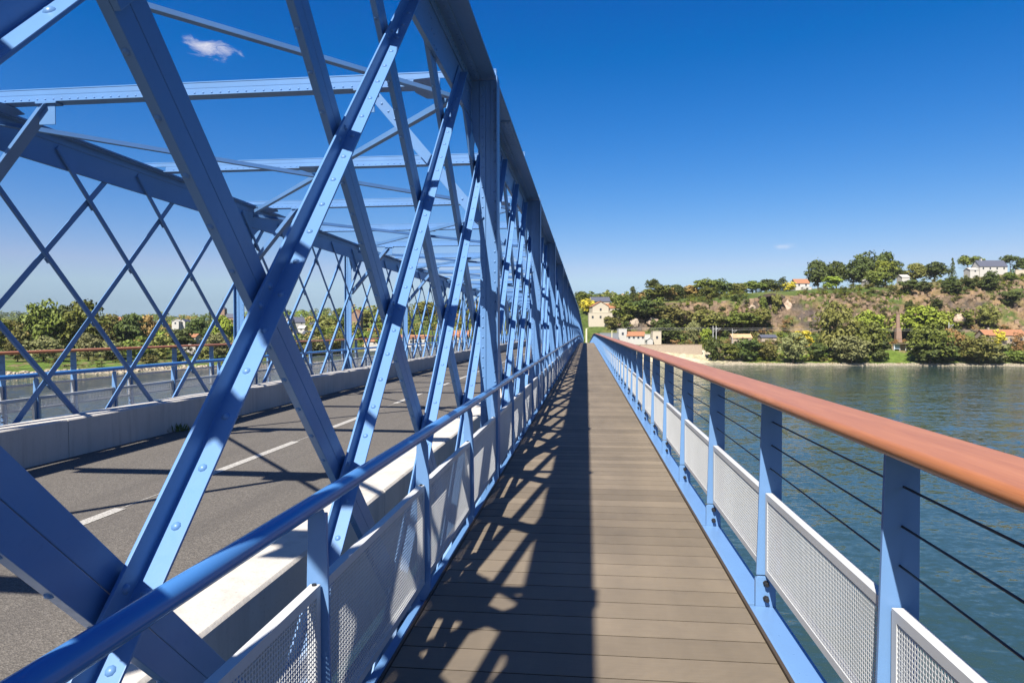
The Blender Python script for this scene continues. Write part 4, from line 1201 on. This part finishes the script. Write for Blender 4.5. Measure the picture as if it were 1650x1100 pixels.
# church
d = 600; t_ = thing('church', 'brick church tower with thin spire above the village trees', 'church', world(T(359) * d, d, EYE + (550 - 520) * d / 1100), None, YAW)
m = MB(); m.box(-2.6, 2.6, -2.6, 2.6, -4, 12); link('tower', m.mesh('tower', BRICK), t_)
m = MB()
m.add([(-2.9, -2.9, 12), (2.9, -2.9, 12), (2.9, 2.9, 12), (-2.9, 2.9, 12), (0, 0, 15.5)], [(0, 1, 4), (1, 2, 4), (2, 3, 4), (3, 0, 4), (3, 2, 1, 0)])
so = link('roof', m.mesh('roof', TILE_S), t_); m = MB(); m.cyl((0, 0, 15), (0, 0, 23), .22, .05, 6); link('spire', m.mesh('spire', TILE_S), so)
m = MB(); m.box(3, 18, -4, 4, -4, 4.5); link('nave', m.mesh('nave', BRICK), t_)
m = MB(); m.extr([(-4.4, 4.4), (4.4, 4.4), (0, 8)], (0, 0, 0), (0, 1, 0), (0, 0, 1), (1, 0, 0), 2.9, 18.4); link('roof', m.mesh('roof', TILE_S), t_)
# brick chimney, boulder, tarp, retaining wall
def at(u, v, d): return world(T(u) * d, d, EYE + (550 - v) * d / 1100)
c0 = at(1447, 540, 372)
t_ = thing('chimney_stack', 'old brick chimney stack standing among the green at the hill foot', 'chimney', c0)
m = MB(); m.extr([(-1.5, -1.5), (1.5, -1.5), (1.5, 1.5), (-1.5, 1.5)], (0, 0, -4), (1, 0, 0), (0, 1, 0), (0, 0, 1), 0, 8)
m.v[4:] = [(x * .8, y * .8, z) for x, y, z in m.v[4:]]; link('base', m.mesh('base', BRICK), t_)
m = MB(); m.cyl((0, 0, 4), (0, 0, 11.6), 1.15, .95, 8); link('shaft', m.mesh('shaft', BRICK), t_)
m = MB(); m.cyl((0, 0, 11.6), (0, 0, 12.1), 1.15, 1.15, 8); link('cap', m.mesh('cap', BRICK), t_)
def boulder(u, v, d, s, label, mat, seed):
    bm = bmesh.new(); bmesh.ops.create_icosphere(bm, subdivisions=3, radius=1)
    for q in bm.verts:
        n_ = noise.fractal(q.co * 1.1 + Vector((seed, 0, 0)), 1, 2, 4); q.co = q.co * (1 + .38 * n_); q.co.x *= s[0]; q.co.y *= s[1]; q.co.z *= s[2]
    me = bpy.data.meshes.new('rock_outcrop'); bm.to_mesh(me); bm.free(); me.materials.append(mat)
    o = link('rock_outcrop', me); o.location = at(u, v, d); tag(o, label, 'rock')
PALE = plain('pale rock face', (0.36, 0.27, 0.20), var=.5, sc=.6)
boulder(1545, 513, 396, (2.8, 2.5, 3.4), 'pale rock outcrop right of the lime trees', PALE, 2.0)
boulder(1456, 522, 384, (2.6, 3.0, 5.0), 'brown rock lump beside the brick chimney', STONE, 5.0)
boulder(1052, 518, 392, (3.0, 2.5, 2.2), 'pale rock outcrop above the cream tower house', PALE, 8.0)
boulder(1022, 522, 392, (2.6, 2.4, 3.0), 'brown rock outcrop above the bright orange roof', STONE, 11.0)
boulder(1268, 497, 408, (2.6, 2.6, 4.6), 'pale rock buttress right of the dark quarry hollow', PALE, 14.0)
boulder(1212, 497, 406, (2.4, 2.4, 2.0), 'brown rock shoulder left of the dark quarry hollow', STONE, 17.0)
# the quarry hollow: an open cave mouth of rock in the cliff
def hollow(u, v, d, w, h, dep, label):
    m = MB(); ring = []
    OUTL = [(6.4, 3.4), (4.9, 4.6), (2.6, 5.0), (.8, 5.7), (-1.6, 5.2), (-4.0, 5.6), (-6.6, 4.6), (-6.0, 3.0), (-3.9, 1.6), (-2.6, -.4), (-.6, -2.2), (.6, -4.8), (2.6, -5.6), (4.0, -3.0), (4.9, -.6), (5.6, 1.8)]
    n_ = len(OUTL)
    for k_ in range(5):
        f = k_ / 4; rr = 1 - .55 * f ** 2
        ring.append([Vector((.5 + (x_ - .5) * rr + .5 * noise.noise(Vector((a * 1.7, k_, 1))), dep * f + .8 * noise.noise(Vector((a * 1.3, k_, 9))), 1.0 + (z_ - 1.0) * rr + .5 * noise.noise(Vector((a * 1.9, k_, 4))))) for a, (x_, z_) in enumerate(OUTL)])
    vs = [p for r_ in ring for p in r_]
    fs = [(k_ * n_ + i, k_ * n_ + (i + 1) % n_, (k_ + 1) * n_ + (i + 1) % n_, (k_ + 1) * n_ + i) for k_ in range(4) for i in range(n_)] + [tuple(range(4 * n_, 5 * n_))]
    # overhanging brow above the mouth
    m.add(vs, fs)
    for a in range(9):
        x = (a - 4) / 4 * w * 1.05; z = h * (1.0 - .25 * ((a - 4) / 4) ** 2)
        s = w * .19
        m.add([Vector((x + sx_ * s * (.8 + .3 * noise.noise(Vector((a, sx_, 2)))), y_, z + z_)) for sx_ in (-1, 1) for y_ in (-1.6, 3.0) for z_ in (-.5, .9)],
              [(0, 1, 3, 2), (4, 6, 7, 5), (0, 4, 5, 1), (2, 3, 7, 6), (0, 2, 6, 4), (1, 5, 7, 3)])
    o = link('quarry_hollow', m.mesh('quarry_hollow', plain('dark hollow rock', (0.07, 0.052, 0.04), var=.4, sc=.5))); o.location = at(u, v, d); o.rotation_euler.z = YAW  # hollow and brow share one rock colour, darker than the quarry rocks
    tag(o, label, 'rock hollow')
hollow(1244, 491, 403, 6.0, 5.6, 9, 'dark hollow in the quarry face under an overhanging brow')
t_ = thing('retaining_wall', 'rough stone retaining wall above the sandy beach', 'wall', at(1086, 563, 348), None, YAW - .05)
m = MB(); m.box(-17, 14, -.5, .5, -3, 2.4); link('wall', m.mesh('wall', STONE), t_)
m = MB(); m.box(-17.1, 14.1, -.62, .62, 2.402, 2.62); link('coping', m.mesh('coping', PALE), t_)
t_ = thing('garden_shelter', 'small open garden shelter with pale blue sheet near the shore gap', 'shelter', at(1450, 562, 352), None, YAW)
for x in (-3, 0, 3, 6):
    m = MB(); m.box(x - .1, x + .1, -.1, .1, -1.5, 2.6); link('post', m.mesh('post', POLE_M), t_)
m = MB(); m.box(-3.2, 6.2, -2.0, 1.5, 2.602, 2.75); link('roof', m.mesh('roof', STONE), t_)
m = MB(); m.box(-2.9, -.2, -.05, .05, 0, 2.5); link('sheet', m.mesh('sheet', TARP), t_)
m = MB(); m.box(-3, 6, 1.4, 1.5, -1.5, 2.6); link('back_wall', m.mesh('back_wall', STONE), t_)

# railway poles and wires along the right bank, lamp posts at the bridge end
def pole(u, v0, v1, d, label, arm=True, r=.16, mat=POLE_M, name='railway_pole'):
    t_ = thing(name, label, 'pole', at(u, v0, d), None, YAW); h = (v0 - v1) * d / 1100
    m = MB(); m.cyl((0, 0, -3), (0, 0, h), r, r * .8, 8); link('mast', m.mesh('mast', mat), t_)
    if arm:
        m = MB(); m.bar((0, 0, h * .78), (2.6, 0, h * .86), (0, 0, 1), .12, .12); m.bar((0, 0, h * .55), (2.6, 0, h * .855), (0, 0, 1), .06, .06); link('arm', m.mesh('arm', mat), t_)
    else:
        m = MB(); m.bar((0, 0, h - .1), (.9, 0, h + .12), (0, 0, 1), .1, .1); link('arm', m.mesh('arm', mat), t_)
pole(1149, 549, 525, 364, 'white railway pole, left of a close pair by the pale silvery tree')
pole(1154, 549, 525, 370, 'white railway pole, right of a close pair by the pale silvery tree')
pole(1529, 545, 519, 364, 'grey railway pole before the lime trees')
pole(1180, 548, 529, 372, 'thin railway pole above the tan shed roof', r=.1)
pole(1245, 548, 510, 378, 'tall dark wooden pole under the quarry hollow', False, .14, BARK, 'utility_pole')
pole(945, 556, 529, 300, 'cream lamp post at the end of the bridge', False, .45, CREAMP, 'lamp_post')
pole(986, 548, 532, 340, 'cream lamp post before the long grey shed', False, .22, CREAMP, 'lamp_post')
for q, (va, vb) in enumerate(((527, 531), (529.5, 533.5))):
    a, b = at(1010, va, 364 + 3 * q), at(1720, vb, 364 + 3 * q); m = MB(); prev = a; n_ = 40
    for i in range(1, n_ + 1):
        f = i / n_; p_ = a.lerp(b, f); p_.z -= .35 * (1 - (((f * 6) % 1) * 2 - 1) ** 2); m.cyl(prev, p_, .05, .05, 5, False); prev = p_
    o = link('railway_wire', m.mesh('railway_wire', WIREM)); tag(o, ['upper railway wire strung along the right bank', 'lower railway wire strung along the right bank'][q], 'wire')

# ------------------------------------------------------------------ thin summer haze over the whole valley
hz = MB(); hz.box(-5200, 5200, -2400, 5200, -15.5, 110.0)
hm = bpy.data.materials.new('thin haze'); hm.use_nodes = True
ht = hm.node_tree; ht.nodes.clear()
ho = ht.nodes.new('ShaderNodeOutputMaterial'); pv = ht.nodes.new('ShaderNodeVolumePrincipled')
pv.inputs['Color'].default_value = (0.80, 0.88, 1.0, 1); pv.inputs['Density'].default_value = 0.00004
ht.links.new(pv.outputs[0], ho.inputs['Volume'])
link('haze', hz.mesh('haze', hm), kind='stuff')
